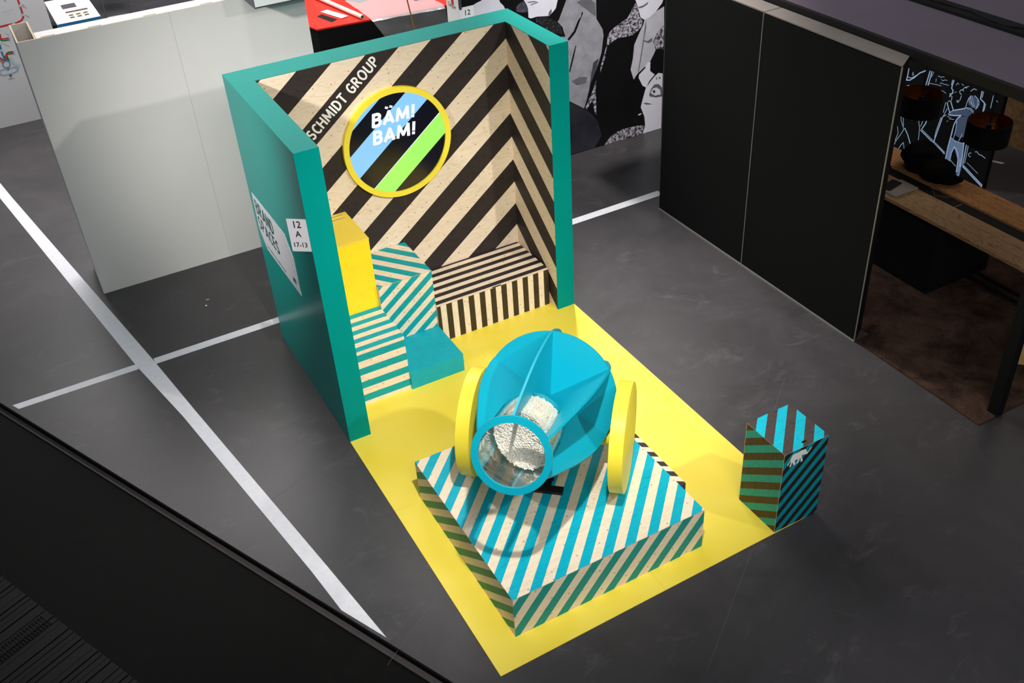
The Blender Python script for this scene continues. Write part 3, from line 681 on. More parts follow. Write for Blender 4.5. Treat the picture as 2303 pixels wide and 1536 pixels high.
# ------------------------------------------------------------------ map wall far left
mp_ = top('map_wall', (-1.5, 8.6, 0), 'white display wall printed with a coloured transit map, far left', 'wall panel')
box('panel', -3.6, -0.688, 8.55, 8.70, 0, 2.6, flat('map_white', (222, 222, 224), 0.6, 0.2), mp_)
mm = [flat('map_red', (206, 40, 34), 0.6), flat('map_green', (0, 118, 62), 0.6), flat('map_blue', (20, 128, 172), 0.6), flat('map_lightblue', (132, 178, 206), 0.6), flat('map_purple', (120, 50, 120), 0.6), flat('map_orange', (226, 110, 30), 0.6), flat('map_ink', (70, 66, 66), 0.6), flat('map_river', (188, 208, 222), 0.6)]
MAPL = [(0,0.02232,[(-0.983,1.617),(-0.983,1.573),(-0.982,1.502),(-0.983,1.387),(-0.99,1.35),(-1.022,1.319),(-1.079,1.301),(-1.13,1.298),(-1.294,1.292),(-1.437,1.286)]),(0,0.0162,[(-1.324,1.202),(-1.328,1.165)]),(0,0.0162,[(-1.332,1.181),(-1.33,1.144),(-1.304,1.135),(-1.24,1.134)]),(1,0.0162,[(-1.346,1.138),(-1.324,1.117),(-1.29,1.112),(-1.241,1.111)]),(1,0.018,[(-1.333,0.853),(-1.333,0.943),(-1.306,0.956),(-1.239,0.953)]),(0,0.018,[(-1.352,0.866),(-1.355,0.917),(-1.32,0.935),(-1.243,0.931)]),(2,0.021599999999999998,[(-1.369,1.067),(-1.378,0.976),(-1.374,0.859)]),(2,0.010799999999999999,[(-1.332,0.801),(-1.338,0.787),(-1.348,0.777),(-1.361,0.769),(-1.375,0.766),(-1.388,0.766),(-1.401,0.772),(-1.41,0.781),(-1.416,0.792),(-1.418,0.806),(-1.416,0.82),(-1.409,0.833),(-1.399,0.844),(-1.387,0.851),(-1.373,0.855),(-1.359,0.854),(-1.347,0.849),(-1.337,0.84),(-1.331,0.828),(-1.329,0.815),(-1.332,0.801)]),(2,0.0288,[(-1.376,0.765),(-1.375,0.743)]),(3,0.0126,[(-1.477,0.745),(-1.431,0.754),(-1.308,0.755),(-1.274,0.748),(-1.255,0.721),(-1.275,0.698),(-1.331,0.682),(-1.456,0.677),(-1.479,0.695),(-1.486,0.718)]),(4,0.018,[(-1.422,0.909),(-1.393,0.867)]),(5,0.018,[(-1.432,0.88),(-1.411,0.844)]),(7,0.036,[(-1.302,0.882),(-1.282,0.81),(-1.257,0.777),(-1.222,0.761)]),(6,0.00432,[(-0.966,1.495),(-0.915,1.454)]),(6,0.00432,[(-0.952,1.506),(-0.926,1.489)]),(6,0.00432,[(-0.959,1.374),(-0.92,1.338)]),(6,0.0036,[(-1.347,1.093),(-1.269,1.025)]),(6,0.0036,[(-1.255,1.198),(-1.22,1.164)]),(6,0.00432,[(-1.411,0.615),(-1.336,0.611)]),(6,0.00432,[(-1.388,0.631),(-1.36,0.628)]),(6,0.021599999999999998,[(-1.382,0.657),(-1.364,0.66)]),(7,0.00432,[(-1.205,1.466),(-1.084,1.471)]),(7,0.0036,[(-1.171,1.429),(-1.125,1.431)]),(6,0.00504,[(-1.142,1.604),(-1.123,1.587)]),(7,0.0324,[(-0.985,1.503),(-0.981,1.496)]),(7,0.0324,[(-0.985,1.387),(-0.983,1.378)]),(7,0.0324,[(-1.13,1.303),(-1.123,1.297)]),(7,0.0252,[(-1.227,1.135),(-1.23,1.105)]),(7,0.0252,[(-1.231,0.955),(-1.234,0.925)]),(7,0.0252,[(-1.376,1.005),(-1.373,0.991)])]
pl_ = []
for i, (mi, w_, pts) in enumerate(MAPL):
    for q in ribbon([V(p[0], 8.549, p[1]) for p in pts], w_, (0, -1, 0)): pl_.append((q, mi, 1 + 0.05 * len(pl_)))
polys('map_print', pl_, (0, -1, 0), 0.0, 0.0006, mm, mp_)

# ------------------------------------------------------------------ model display table (white and blue) back left
md = top('display_table', (-0.15, 10.0, 0), 'white and blue display table with a recessed sample tray, back left', 'table')
m_blue = flat('display_blue', (20, 96, 142), 0.5)
box('body', -0.50, 0.03, 9.57, 10.75, 0, 0.84, m_blue, md)
box('table_top', -0.56, 0.035, 9.53, 10.80, 0.845, 0.90, [m_white, m_white, m_blue, m_blue, m_blue, m_white], md, 0, [0, 1, 2, 3, 4, 5])
box('tray', -0.37, -0.06, 9.66, 9.98, 0.8985, 0.903, flat('tray_beige', (214, 196, 166), 0.7), md)
m_dkg = flat('sample_grey', (70, 66, 70), 0.5)
for i in range(3):
    for j in range(2):
        box('sample', -0.35 + i * 0.10, -0.29 + i * 0.10, 9.69 + j * 0.12, 9.75 + j * 0.12, 0.903, 0.907, m_dkg, md)
box('tray_back', -0.37, -0.06, 9.985, 10.06, 0.8985, 0.905, m_dkg, md)
box('window', -0.38, -0.18, 10.22, 10.45, 0.8985, 0.904, m_dkg, md)
box('side_leg', -0.62, -0.57, 9.55, 9.75, 0, 0.89, m_black, md)

# ------------------------------------------------------------------ cantilever chair, far back
cc = top('cantilever_chair', (0.65, 12.7, 0), 'grey cantilever chair seen behind the white partition top', 'chair')
m_tube = flat('grey_tube', (96, 94, 92), 0.35, 0.5, metal=0.4)
tube('frame', [(0.43, 13.35, 0.95), (0.40, 13.1, 0.47), (0.42, 12.65, 0.45), (0.42, 12.55, 0.36), (0.42, 12.52, 0.02), (0.45, 12.50, 0.012), (0.80, 12.48, 0.012), (0.85, 12.52, 0.02), (0.86, 12.55, 0.36), (0.86, 12.65, 0.45), (0.86, 13.1, 0.47), (0.86, 13.35, 0.95)], 0.013, m_tube, cc)
box('seat', 0.41, 0.87, 12.62, 13.12, 0.455, 0.49, m_dkg, cc, 0.01)
box('backrest', 0.41, 0.87, 13.2, 13.24, 0.6, 0.98, m_dkg, cc, 0.01)

# ------------------------------------------------------------------ red counter with stuff
m_red = flat('red_laminate', (222, 42, 28), 0.35, 0.45, 0.03, 3)
rc = top('red_counter', (3.2, 6.9, 0), 'black counter with a glossy red top behind the booth', 'counter')
cF = [(2.206, 6.657), (2.246, 6.499), (4.25, 6.290), (4.42, 8.05), (2.0, 8.25)]
prism('counter_top', cF, 1.045, 1.065, m_red, rc)
cB = [(2.215, 6.665), (2.252, 6.510), (4.243, 6.302), (4.41, 8.04), (2.01, 8.24)]
prism('body', cB, 0, 1.0445, m_black, rc)
def onc(name, label, cat, fn):
    t_ = top(name, (3, 6.9, 1.065), label, cat); fn(t_); return t_
o = prism('sample_strip', [(2.42, 6.98), (2.50, 7.03), (2.60, 6.70), (2.50, 6.64)], 1.0655, 1.069, m_black); setorigin(o, (2.5, 6.8, 1.0655)); tag(o, 'black material strip lying on the red counter top', 'sample')
m_pol = flat('sample_white', (232, 228, 224), 0.5)
o = prism('sample_strip', [(2.52, 7.12), (2.62, 7.14), (2.76, 6.72), (2.65, 6.68)], 1.0725, 1.076, m_pol); setorigin(o, (2.63, 6.9, 1.0655)); tag(o, 'white material strip with a hole lying beside the black strip', 'sample')
rl = top('film_roll', (2.85, 7.0, 1.065), 'cardboard tube roll wrapped in clear film on the red counter', 'roll')
m_tubeb = flat('wrapped_tube', (206, 200, 188), 0.25, 0.6, 0.12, 20)
lathe('tube', V(2.66, 7.75, 1.10), (V(2.87, 6.46, 1.10) - V(2.66, 7.75, 1.10)).normalized(), X, Z, [(0, 0.030), (1.30, 0.030), (1.30, 0.021), (1.22, 0.021)], m_tubeb, rl, 24)
lathe('tube_end', V(2.66, 7.75, 1.10), (V(2.87, 6.46, 1.10) - V(2.66, 7.75, 1.10)).normalized(), X, Z, [(1.255, 0.0205), (1.27, 0.0205)], flat('tube_inside', (60, 54, 46), 0.8), rl, 24)
mf = bpy.data.materials.new('clear_film'); mf.use_nodes = True; nt = mf.node_tree; nt.nodes.clear()
out = N(nt, 'ShaderNodeOutputMaterial'); tr = N(nt, 'ShaderNodeBsdfTransparent'); df = N(nt, 'ShaderNodeBsdfDiffuse'); df.inputs[0].default_value = (0.85, 0.85, 0.86, 1)
gl = N(nt, 'ShaderNodeBsdfGlossy'); gl.inputs['Roughness'].default_value = 0.2
m1 = N(nt, 'ShaderNodeMixShader'); m1.inputs[0].default_value = 0.35; m2 = N(nt, 'ShaderNodeMixShader'); m2.inputs[0].default_value = 0.40
L(nt, df.outputs[0], m1.inputs[1]); L(nt, gl.outputs[0], m1.inputs[2]); L(nt, tr.outputs[0], m2.inputs[1]); L(nt, m1.outputs[0], m2.inputs[2]); L(nt, m2.outputs[0], out.inputs[0])
vs = []; fs = []; nx, ny = 26, 26
random.seed(5)
for j in range(ny):
    for i in range(nx):
        u_, v_ = i / (nx - 1), j / (ny - 1)
        wr = 0.010 * math.sin(9 * u_ + 5 * v_) * math.sin(14 * v_ - 3 * u_) + random.uniform(-0.003, 0.003)
        x_ = 2.95 + u_ * (0.95 + 0.1 * v_)
        if v_ < 0.62: vs.append((x_, 7.35 - v_ / 0.62 * (7.35 - 6.395 + 0.105 * (x_ - 3.0) * 0.9), 1.078 + abs(wr)))
        else:
            k_ = (v_ - 0.62) / 0.38; vs.append((x_ * (1 - 0.0) + 0.25 * k_ * (1 - u_), 6.385 - 0.095 * (x_ - 3.0) - 0.02 - abs(wr) * 1.5, 1.07 - k_ * (0.42 - 0.1 * math.sin(5 * u_))))
for j in range(ny - 1):
    for i in range(nx - 1): a0 = j * nx + i; fs.append((a0, a0 + 1, a0 + nx + 1, a0 + nx))
o = mesh('plastic_film', vs, fs, mf, None, None, True); setorigin(o, (3.4, 6.9, 1.066)); tag(o, 'crumpled clear plastic film draped over the front of the red counter', 'plastic film')
o = cyl('wooden_stick', (3.525, 6.02, 0.0), (3.285, 6.24, 2.2), 0.009, timber('stick_wood', (176, 128, 72), 2)); setorigin(o, (3.525, 6.02, 0.0)); tag(o, 'thin wooden stick standing upright in front of the red counter', 'stick')
o = box('paper_sheet', 3.72, 3.98, 6.72, 6.98, 1.09, 1.092, m_whitepaper); setorigin(o, (3.85, 6.85, 1.09)); tag(o, 'white paper sheet on the film at the right end of the red counter', 'paper')
o = prism('dark_folder', [(2.95, 7.45), (3.35, 7.6), (3.5, 7.3), (3.1, 7.15)], 1.0655, 1.075, m_black); setorigin(o, (3.2, 7.4, 1.0655)); tag(o, 'flat black folder at the back of the red counter', 'folder')

# ------------------------------------------------------------------ photo wall
pw = top('photo_wall', (4.1, 3.5, 0), 'tall partition covered with a large black and white photo print of people', 'wall panel')
PWX = 2.836
m_pbk = flat('photo_black', (9, 8, 11), 0.5, 0.3, 0.3, 3)
box('board', PWX, 5.436, 3.4025, 3.70, 0, 2.55, [m_pbk, flat('photo_wall_white', (232, 228, 226), 0.6)], pw, 0, [0, 0, 0, 0, 0, 1])
def pmat(name, v, var, sc_, blu=1.04):
    return flat(name, (v, v * 0.985, min(255, v * blu)), 0.55, 0.25, var, sc_)
def speck(name, hi, lo, sc_, th_):
    if name in MATS: return MATS[name]
    m, nt, b = newmat(name); f = noise(nt, mapping(nt), sc_, 3, 0.7)
    L(nt, ramp(nt, f, [(th_, lin(lo)), (th_ + 0.12, lin(hi))]), b.inputs['Base Color']); b.inputs['Roughness'].default_value = 0.6; MATS[name] = m; return m
pm = [pmat('photo_skin', 212, 0.06, 4), pmat('photo_jacket', 140, 0.22, 9), pmat('photo_dark', 38, 0.5, 4, 1.25), speck('photo_fur', (176, 170, 182), (30, 28, 36), 30, 0.44), m_pbk, pmat('photo_shirt', 176, 0.12, 6), pmat('photo_shade', 96, 0.2, 8), speck('photo_sequin', (200, 200, 205), (12, 11, 14), 60, 0.60), pmat('photo_hair', 70, 0.6, 20, 1.15)]
PH = [(1,1,[(4.018,1.639),(4.116,1.834),(4.146,1.961),(4.495,1.894),(4.499,1.551),(4.581,1.416),(4.592,1.343),(4.566,1.157),(4.509,0.999),(4.416,0.822),(4.364,0.633),(4.32,0.542),(4.125,0.68),(4.039,1.035),(3.97,1.408),(3.896,1.539)]),(0,2,[(2.959,1.97),(2.984,1.995),(3.03,2.015),(3.099,2.031),(3.124,2.061),(3.296,2.027),(3.305,1.995),(3.315,1.968),(3.352,1.926),(3.367,1.892),(3.359,1.772),(2.949,1.857)]),(8,1,[(3.503,1.834),(3.5,1.881),(3.548,1.916),(3.596,1.927),(3.628,1.875),(3.645,1.81),(3.624,1.804),(3.566,1.811)]),(0,3,[(3.575,1.982),(3.596,1.937),(3.628,1.88),(3.642,1.836),(3.642,1.741),(3.673,1.726),(3.739,1.731),(3.834,1.717),(3.894,1.707),(3.944,1.739),(3.983,1.772),(4.021,1.894)]),(6,4,[(3.63,1.908),(3.718,1.902),(3.773,1.877),(3.716,1.87),(3.669,1.863),(3.687,1.878),(3.746,1.881),(3.705,1.893),(3.653,1.896)]),(6,4,[(3.882,1.71),(3.896,1.749),(3.927,1.779),(3.932,1.746),(3.913,1.719)]),(7,4,[(3.727,1.721),(3.846,1.712),(3.935,1.662),(4.036,1.578),(4.063,1.475),(3.941,1.502),(3.823,1.601),(3.725,1.69)]),(4,3,[(3.679,1.726),(3.739,1.731),(3.846,1.714),(3.977,1.648),(4.059,1.551),(4.093,1.437),(3.97,1.463),(3.735,1.651)]),(4,4,[(4.311,1.668),(4.327,1.65),(4.289,1.583),(4.226,1.457),(4.137,1.381),(4.12,1.404),(4.2,1.474),(4.263,1.588),(4.297,1.616)]),(4,4,[(4.223,1.314),(4.231,1.303),(4.193,1.169),(4.141,1.011),(4.132,1.038),(4.18,1.196)]),(6,2,[(4.247,1.785),(4.3,1.797),(4.434,1.771),(4.487,1.726),(4.493,1.575),(4.419,1.637),(4.312,1.727)]),(8,2,[(4.454,1.061),(4.524,1.093),(4.509,0.999),(4.416,0.822),(4.364,0.633),(4.327,0.553),(4.394,0.752),(4.424,0.945)]),(6,3,[(4.159,0.909),(4.257,0.935),(4.368,0.908),(4.353,0.838),(4.227,0.843)]),(2,2,[(4.132,0.666),(4.32,0.536),(4.405,0.469),(4.505,0.339),(4.562,0.138),(4.458,0.003),(4.137,0.012)]),(3,3,[(4.93,1.497),(4.985,1.579),(5.019,1.619),(5.056,1.542),(5.072,1.455),(5.123,1.409),(5.103,1.329),(5.004,1.266),(4.919,1.26),(4.791,1.27),(4.707,1.246),(4.639,1.213),(4.608,1.074),(4.544,0.91),(4.551,0.989),(4.634,1.226),(4.65,1.342),(4.72,1.399),(4.818,1.437),(4.902,1.467)]),(3,3,[(4.494,0.841),(4.482,0.744),(4.491,0.421),(4.465,0.454),(4.435,0.616),(4.362,0.518),(4.337,0.538),(4.392,0.639),(4.436,0.717),(4.472,0.809)]),(5,2,[(5.145,1.405),(5.216,1.42),(5.301,1.468),(5.416,1.504),(5.425,1.273),(5.31,1.2),(5.284,1.095),(5.317,1.013),(5.232,0.882),(5.159,0.836),(5.072,0.793),(5.011,0.724),(4.965,0.855),(4.995,0.986),(5.01,1.143),(5.076,1.263),(5.134,1.359)]),(6,4,[(5.162,1.401),(5.173,1.315),(5.156,1.233),(5.127,1.056),(5.102,0.912),(5.079,0.804),(5.069,0.809),(5.091,0.927),(5.115,1.071),(5.142,1.236),(5.154,1.319)]),(4,4,[(5.166,0.847),(5.177,0.831),(5.073,0.761),(5.036,0.744),(5.043,0.768)]),(6,4,[(5.139,1.17),(5.195,1.146),(5.26,1.174),(5.261,1.131),(5.21,1.118),(5.145,1.153)]),(0,3,[(4.989,1.73),(5.056,1.553),(5.089,1.446),(5.145,1.405),(5.216,1.42),(5.301,1.468),(5.385,1.546),(5.424,1.644)]),(6,4,[(5.055,1.567),(5.126,1.574),(5.196,1.601),(5.183,1.575),(5.12,1.55),(5.07,1.55)]),(3,4,[(5.424,1.292),(5.31,1.2),(5.272,1.11),(5.324,1.024),(5.424,1.0)]),(4,3,[(5.316,1.02),(5.424,0.996),(5.423,0.704),(5.364,0.724),(5.304,0.723),(5.25,0.776),(5.239,0.88)]),(0,3,[(5.426,0.703),(5.364,0.727),(5.305,0.693),(5.247,0.642),(5.184,0.573),(5.142,0.44),(5.119,0.353),(5.175,0.219),(5.189,0.107),(5.158,0.003),(5.429,0.003)]),(6,4,[(5.236,0.489),(5.264,0.554),(5.308,0.593),(5.369,0.587),(5.424,0.528),(5.428,0.415),(5.337,0.424),(5.244,0.46)]),(0,5,[(5.255,0.504),(5.287,0.548),(5.34,0.551),(5.394,0.509),(5.409,0.446),(5.32,0.451)]),(8,6,[(5.28,0.524),(5.318,0.525),(5.327,0.486),(5.297,0.487)]),(6,4,[(5.148,0.399),(5.201,0.392),(5.293,0.349),(5.202,0.365)]),(6,4,[(5.328,0.675),(5.346,0.677),(5.344,0.645),(5.332,0.648)]),(6,4,[(5.366,0.672),(5.396,0.671),(5.393,0.64),(5.374,0.651)]),(0,4,[(5.167,0.84),(5.202,0.889),(5.244,0.886),(5.242,0.778),(5.309,0.718),(5.231,0.652),(5.193,0.581),(5.135,0.624),(5.081,0.727),(5.084,0.783)]),(3,2,[(4.599,0.003),(4.681,0.086),(4.77,0.123),(4.859,0.139),(5.04,0.132),(5.17,0.112),(5.158,0.003),(4.876,0.003)]),(0,2,[(5.076,0.271),(5.128,0.277),(5.132,0.263),(5.099,0.254)])]
polys('photo_print', [([(p[0], 3.402, p[1]) for p in pts], mi, ly) for mi, ly, pts in PH], (0, -1, 0), 0.0, 0.0004, pm, pw)
text('lettering', 'Designer', (PWX - 0.0006, 3.655, 1.972), -Y, Z, 0.062, m_ink, pw, 'LEFT', 0, 0, 0.0002, 0.82)
box('mark', PWX - 0.0012, PWX - 0.0002, 3.515, 3.575, 2.005, 2.06, flat('map_red', (206, 40, 34)), pw)
pp2 = top('number_sign', (2.92, 3.40, 1.75), 'white paper sign reading 12 A on the left edge of the photo wall', 'sign')
box('paper', PWX + 0.0, 3.003, 3.399, 3.400, 1.72, 2.005, m_whitepaper, pp2)
box('bar_mark', 2.838, 2.868, 3.397, 3.3985, 1.985, 2.12, m_dkg, pp2)
text('lettering', '12', (2.925, 3.3985, 1.918), X, Z, 0.078, m_ink, pp2, 'CENTER', 0.0006, 0, 0.0002)
text('lettering', 'A', (2.925, 3.3985, 1.84), X, Z, 0.070, m_ink, pp2, 'CENTER', 0.0006, 0, 0.0002)
text('lettering', '17', (2.925, 3.3985, 1.76), X, Z, 0.060, m_ink, pp2, 'CENTER', 0.0006, 0, 0.0002)

# ------------------------------------------------------------------ dark booth on the right
db = top('dark_booth', (5.2, 0, 0), 'dark open-sided meeting booth with a black front wall and fabric roof, at right', 'booth')
BX = 4.222; m_brown = flat('dark_brown_edge', (21, 17, 14), 0.7, 0.1)
prism('wall_core', [(BX + 0.012, -1.130), (4.412, -1.022), (4.412, 1.745), (BX + 0.012, 1.745)], 0, 2.452, m_brown, db)
for y0, y1 in ((-1.128, 0.374), (0.386, 1.742)):
    box('wall_panel', BX, BX + 0.012, y0, y1, 0.018, 2.44, m_panelblk, db)
    box('edge_profile', BX - 0.004, BX + 0.008, y0 - 0.004, y1 + 0.004, 0.0, 0.012, m_alu, db)
    box('edge_profile', BX - 0.003, BX + 0.008, y0 - 0.006, y0 - 0.001, 0.012, 2.452, m_alu, db)
prism('top_board', [(BX + 0.004, -1.130), (4.408, -1.02), (4.408, 0.378), (BX + 0.004, 0.378)], 2.4525, 2.462, flat('grey_top_board', (128, 120, 114), 0.6, 0.3, 0.08, 6), db)
box('top_board', BX + 0.004, 4.405, 0.386, 1.745, 2.4525, 2.464, MATS['grey_top_board'], db)
m_fr = flat('dark_roof_frame', (24, 21, 19), 0.6, 0.2)
box('roof_beam', 4.413, 4.455, -2.46, 1.75, 2.435, 2.512, m_fr, db)
box('roof_beam', 5.235, 5.40, -2.46, 1.75, 2.44, 2.53, m_black, db)
box('roof_beam', 6.86, 6.90, -2.46, 1.75, 2.44, 2.512, m_fr, db)
m_fab = flat('mauve_roof_fabric', (104, 94, 106), 0.85, 0.1, 0.06, 1.5)
box('roof_fabric', 4.455, 5.235, -2.46, 1.75, 2.496, 2.502, m_fab, db)
box('roof_fabric', 5.40, 6.86, -2.46, 1.75, 2.496, 2.502, m_fab, db)
tube('cable', [(5.30 + 0.03 * math.sin(i * 1.3), -2.4 + i * 0.16, 2.540 + 0.008 * math.sin(i * 2.1)) for i in range(22)], 0.008, m_black, db)
obox('post', (4.455, -2.41, 1.218), X, Y, Z, 0.035, 0.045, 1.214, m_black, db)
m_carp, nt, b = newmat('brown_carpet')
vec = mapping(nt)
f1 = noise(nt, vec, 3.0, 6, 0.7, 0.5); f3 = noise(nt, vec, 160, 2, 0.6)
cc_ = mixc(nt, ramp(nt, f1, [(0.35, (0, 0, 0, 1)), (0.65, (1, 1, 1, 1))]), lin((46, 33, 28)), lin((92, 70, 58)))
cc_ = mixc(nt, 0.6, cc_, mixc(nt, 1.0, cc_, ramp(nt, f3, [(0.3, (0.35, 0.35, 0.35, 1)), (0.7, (1.2, 1.2, 1.2, 1))]), 'MULTIPLY'))
L(nt, cc_, b.inputs['Base Color']); b.inputs['Roughness'].default_value = 0.95; b.inputs['Specular IOR Level'].default_value = 0.05
bump(nt, b, f3, 0.8, 0.004)
o = box('carpet', 4.236, 6.84, -2.446, -1.131, 0.0004, 0.009, m_carp)
me = o.data
o2 = box('carpet_b', 4.413, 6.84, -1.131, 1.74, 0.0004, 0.009, m_carp)
bm = bmesh.new(); bm.from_mesh(o.data); bm.from_mesh(o2.data); bm.to_mesh(o.data); bm.free(); bpy.data.objects.remove(o2)
setorigin(o, (5.3, -1.5, 0)); tag(o, 'dark brown carpet on the floor of the dark booth', 'carpet')

# plank table
ptb = top('plank_table', (5.63, -0.8, 0.009), 'long table of rustic brown planks with a dark centre channel inside the dark booth', 'table')
def rustic(name, base):
    return timber(name, base, 1, 0.7, True, contrast=0.42, nrm=2)
m_rus = rustic('rustic_plank', (150, 120, 86)); m_rus2 = rustic('rustic_plank_b', (146, 104, 62))
for x0, x1, mt in ((5.235, 5.345, m_rus), (5.349, 5.462, m_rus), (5.466, 5.578, m_rus), (5.732, 5.835, m_rus2), (5.839, 5.945, m_rus2), (5.949, 6.055, m_rus2)):
    box('plank', x0, x1, -2.35, 0.55, 0.715, 0.75, mt, ptb, 0.003)
box('channel', 5.579, 5.731, -2.35, 0.55, 0.700, 0.728, m_black, ptb)
for y_ in (-2.25, 0.45):
    for x_ in (5.30, 5.99): box('leg', x_ - 0.03, x_ + 0.03, y_ - 0.03, y_ + 0.03, 0.009, 0.70, m_black, ptb)
    box('cross_rail', 5.27, 6.02, y_ - 0.02, y_ + 0.02, 0.66, 0.6999, m_black, ptb)
for x_ in (5.70, 5.80): box('foot_rail', x_ - 0.012, x_ + 0.012, -2.22, 0.42, 0.09, 0.115, m_black, ptb)
box('cable_hatch', 5.60, 5.705, -0.79, -0.785, 0.7285, 0.731, flat('brass_line', (150, 120, 80), 0.4), ptb)
# drawer cabinet below
cb = top('drawer_cabinet', (5.65, -0.3, 0.009), 'black cabinet standing under the plank table', 'cabinet')
box('body', 5.26, 6.05, -0.95, 0.15, 0.01, 0.655, flat('cabinet_black', (17, 17, 20), 0.5, 0.3), cb, 0.004)
for z_ in (0.03, 0.24, 0.45): box('drawer', 5.252, 5.2598, -0.94, 0.14, z_, z_ + 0.195, flat('cabinet_black', (17, 17, 20)), cb)
# laptop, tablet, glasses, bag
o = obox('laptop', (5.42, -0.30, 0.763), X, Y, Z, 0.145, 0.105, 0.010, flat('laptop_silver', (150, 142, 132), 0.35, 0.5, metal=0.4), None, 0.004); setorigin(o, (5.42, -0.30, 0.753)); tag(o, 'closed silver laptop on the plank table next to the dark wall', 'laptop')
o = obox('tablet', (5.395, -0.235, 0.779), (X * 0.97 + Y * 0.2).normalized(), (Y * 0.97 - X * 0.2).normalized(), Z, 0.10, 0.05, 0.005, m_black, None, 0.003); setorigin(o, (5.395, -0.235, 0.774)); tag(o, 'black tablet lying on the closed silver laptop', 'tablet')
gls = top('eyeglasses', (5.66, -0.5, 0.751), 'thin framed eyeglasses with a cable loop on the plank table', 'eyeglasses')
m_gf = flat('brass_frame', (120, 92, 66), 0.4)
for k in (0, 1):
    c_ = V(5.705 + 0.035 * k, -0.46 - 0.07 * k, 0.756)
    tube('rim', [c_ + V(0.026 * math.cos(t_ * math.pi / 8), 0.030 * math.sin(t_ * math.pi / 8), 0) for t_ in range(17)], 0.002, m_gf, gls, 6)
tube('temple', [(5.66, -0.49, 0.755), (5.61, -0.56, 0.745), (5.67, -0.66, 0.752), (5.74, -0.62, 0.754)], 0.002, m_gf, gls, 6)
# dark bag
def lump(name, balls, mat, sub=3, amp=0.02):
    bm = bmesh.new()
    for c_, r_ in balls:
        mt = Matrix.Translation(c_) @ Matrix.Diagonal((r_[0], r_[1], r_[2], 1))
        bmesh.ops.create_icosphere(bm, subdivisions=sub, radius=1.0, matrix=mt)
    for v in bm.verts:
        v.co += Vector((math.sin(v.co.y * 31 + v.co.z * 17), math.cos(v.co.x * 27 + v.co.z * 23), math.sin(v.co.x * 19 + v.co.y * 29))) * amp
        if v.co.z < 0.7515: v.co.z = 0.7515
    me = bpy.data.meshes.new(name); bm.to_mesh(me); bm.free(); me.materials.append(mat)
    for p in me.polygons: p.use_smooth = True
    return new_obj(name, me)
m_fur = flat('black_fur', (13, 11, 10), 0.95, 0.05, 0.5, 60, bmp=0.9, bs=120)
o = lump('black_bag', [((5.86, -0.14, 0.89), (0.16, 0.20, 0.15)), ((5.84, -0.35, 0.85), (0.14, 0.17, 0.11)), ((5.88, -0.48, 0.80), (0.10, 0.10, 0.055))], m_fur, 4, 0.012)
setorigin(o, (5.85, -0.25, 0.7515)); tag(o, 'soft black bag heaped on the far planks of the table', 'bag')
# dark monitor seen next to the wall
mo = top('computer_screen', (5.62, 0.12, 0.752), 'upright black computer screen on the plank table by the dark wall', 'screen')
obox('screen_panel', (5.60, 0.13, 1.0), (X * 0.9 + Y * 0.43).normalized(), (Y * 0.9 - X * 0.43).normalized(), Z, 0.24, 0.012, 0.17, m_black, mo, 0.004)
obox('stand', (5.60, 0.15, 0.79), X, Y, Z, 0.03, 0.02, 0.04, m_black, mo)
obox('base', (5.60, 0.14, 0.757), X, Y, Z, 0.11, 0.08, 0.005, m_black, mo, 0.002)

# pendant lamps
m_shade = flat('black_lamp_shade', (8, 8, 8), 0.7, 0.15)
m_cop = flat('copper_lining', (150, 84, 44), 0.28, 0.5, metal=0.85)
for i, (yl, lab) in enumerate(((-0.172, 'black drum lamp with copper inside hanging nearer the dark wall'), (-0.915, 'black drum lamp with copper inside hanging in front of the wooden board at right'))):
    lp = top('pendant_lamp', (5.65, yl, 1.595), lab, 'lamp', 'black drum pendant lamps over the plank table')
    R_ = 0.180
    lathe('shade', V(5.65, yl, 1.40), Z, X, Y, [(0, R_ * 0.985), (0.19, R_), (0.195, R_ - 0.001), (0.195, R_ - 0.003), (0.0, R_ * 0.985 - 0.003)], m_shade, lp, 64, True, True)
    lathe('lining', V(5.65, yl, 1.402), Z, X, Y, [(0, R_ * 0.985 - 0.004), (0.190, R_ - 0.0045), (0.190, R_ - 0.0055), (0, R_ * 0.985 - 0.0055)], m_cop, lp, 64, True, True)
    cyl('bulb_holder', (5.65, yl, 1.50), (5.65, yl, 1.56), 0.022, m_black, lp)
    lathe('bulb', V(5.65, yl, 1.425), Z, X, Y, [(0, 0.01), (0.012, 0.028), (0.035, 0.036), (0.058, 0.028), (0.074, 0.016)], flat('bulb_glass', (120, 116, 108), 0.2, 0.5), lp, 24)
    for an in (0.3, 2.4, 4.5):
        cyl('spoke', (5.65, yl, 1.555), (5.65 + (R_ - 0.005) * math.cos(an), yl + (R_ - 0.005) * math.sin(an), 1.575), 0.003, m_black, lp, 8)
    cyl('cord', (5.65, yl, 1.56), (5.65, yl, 2.495), 0.004, m_black, lp, 8)

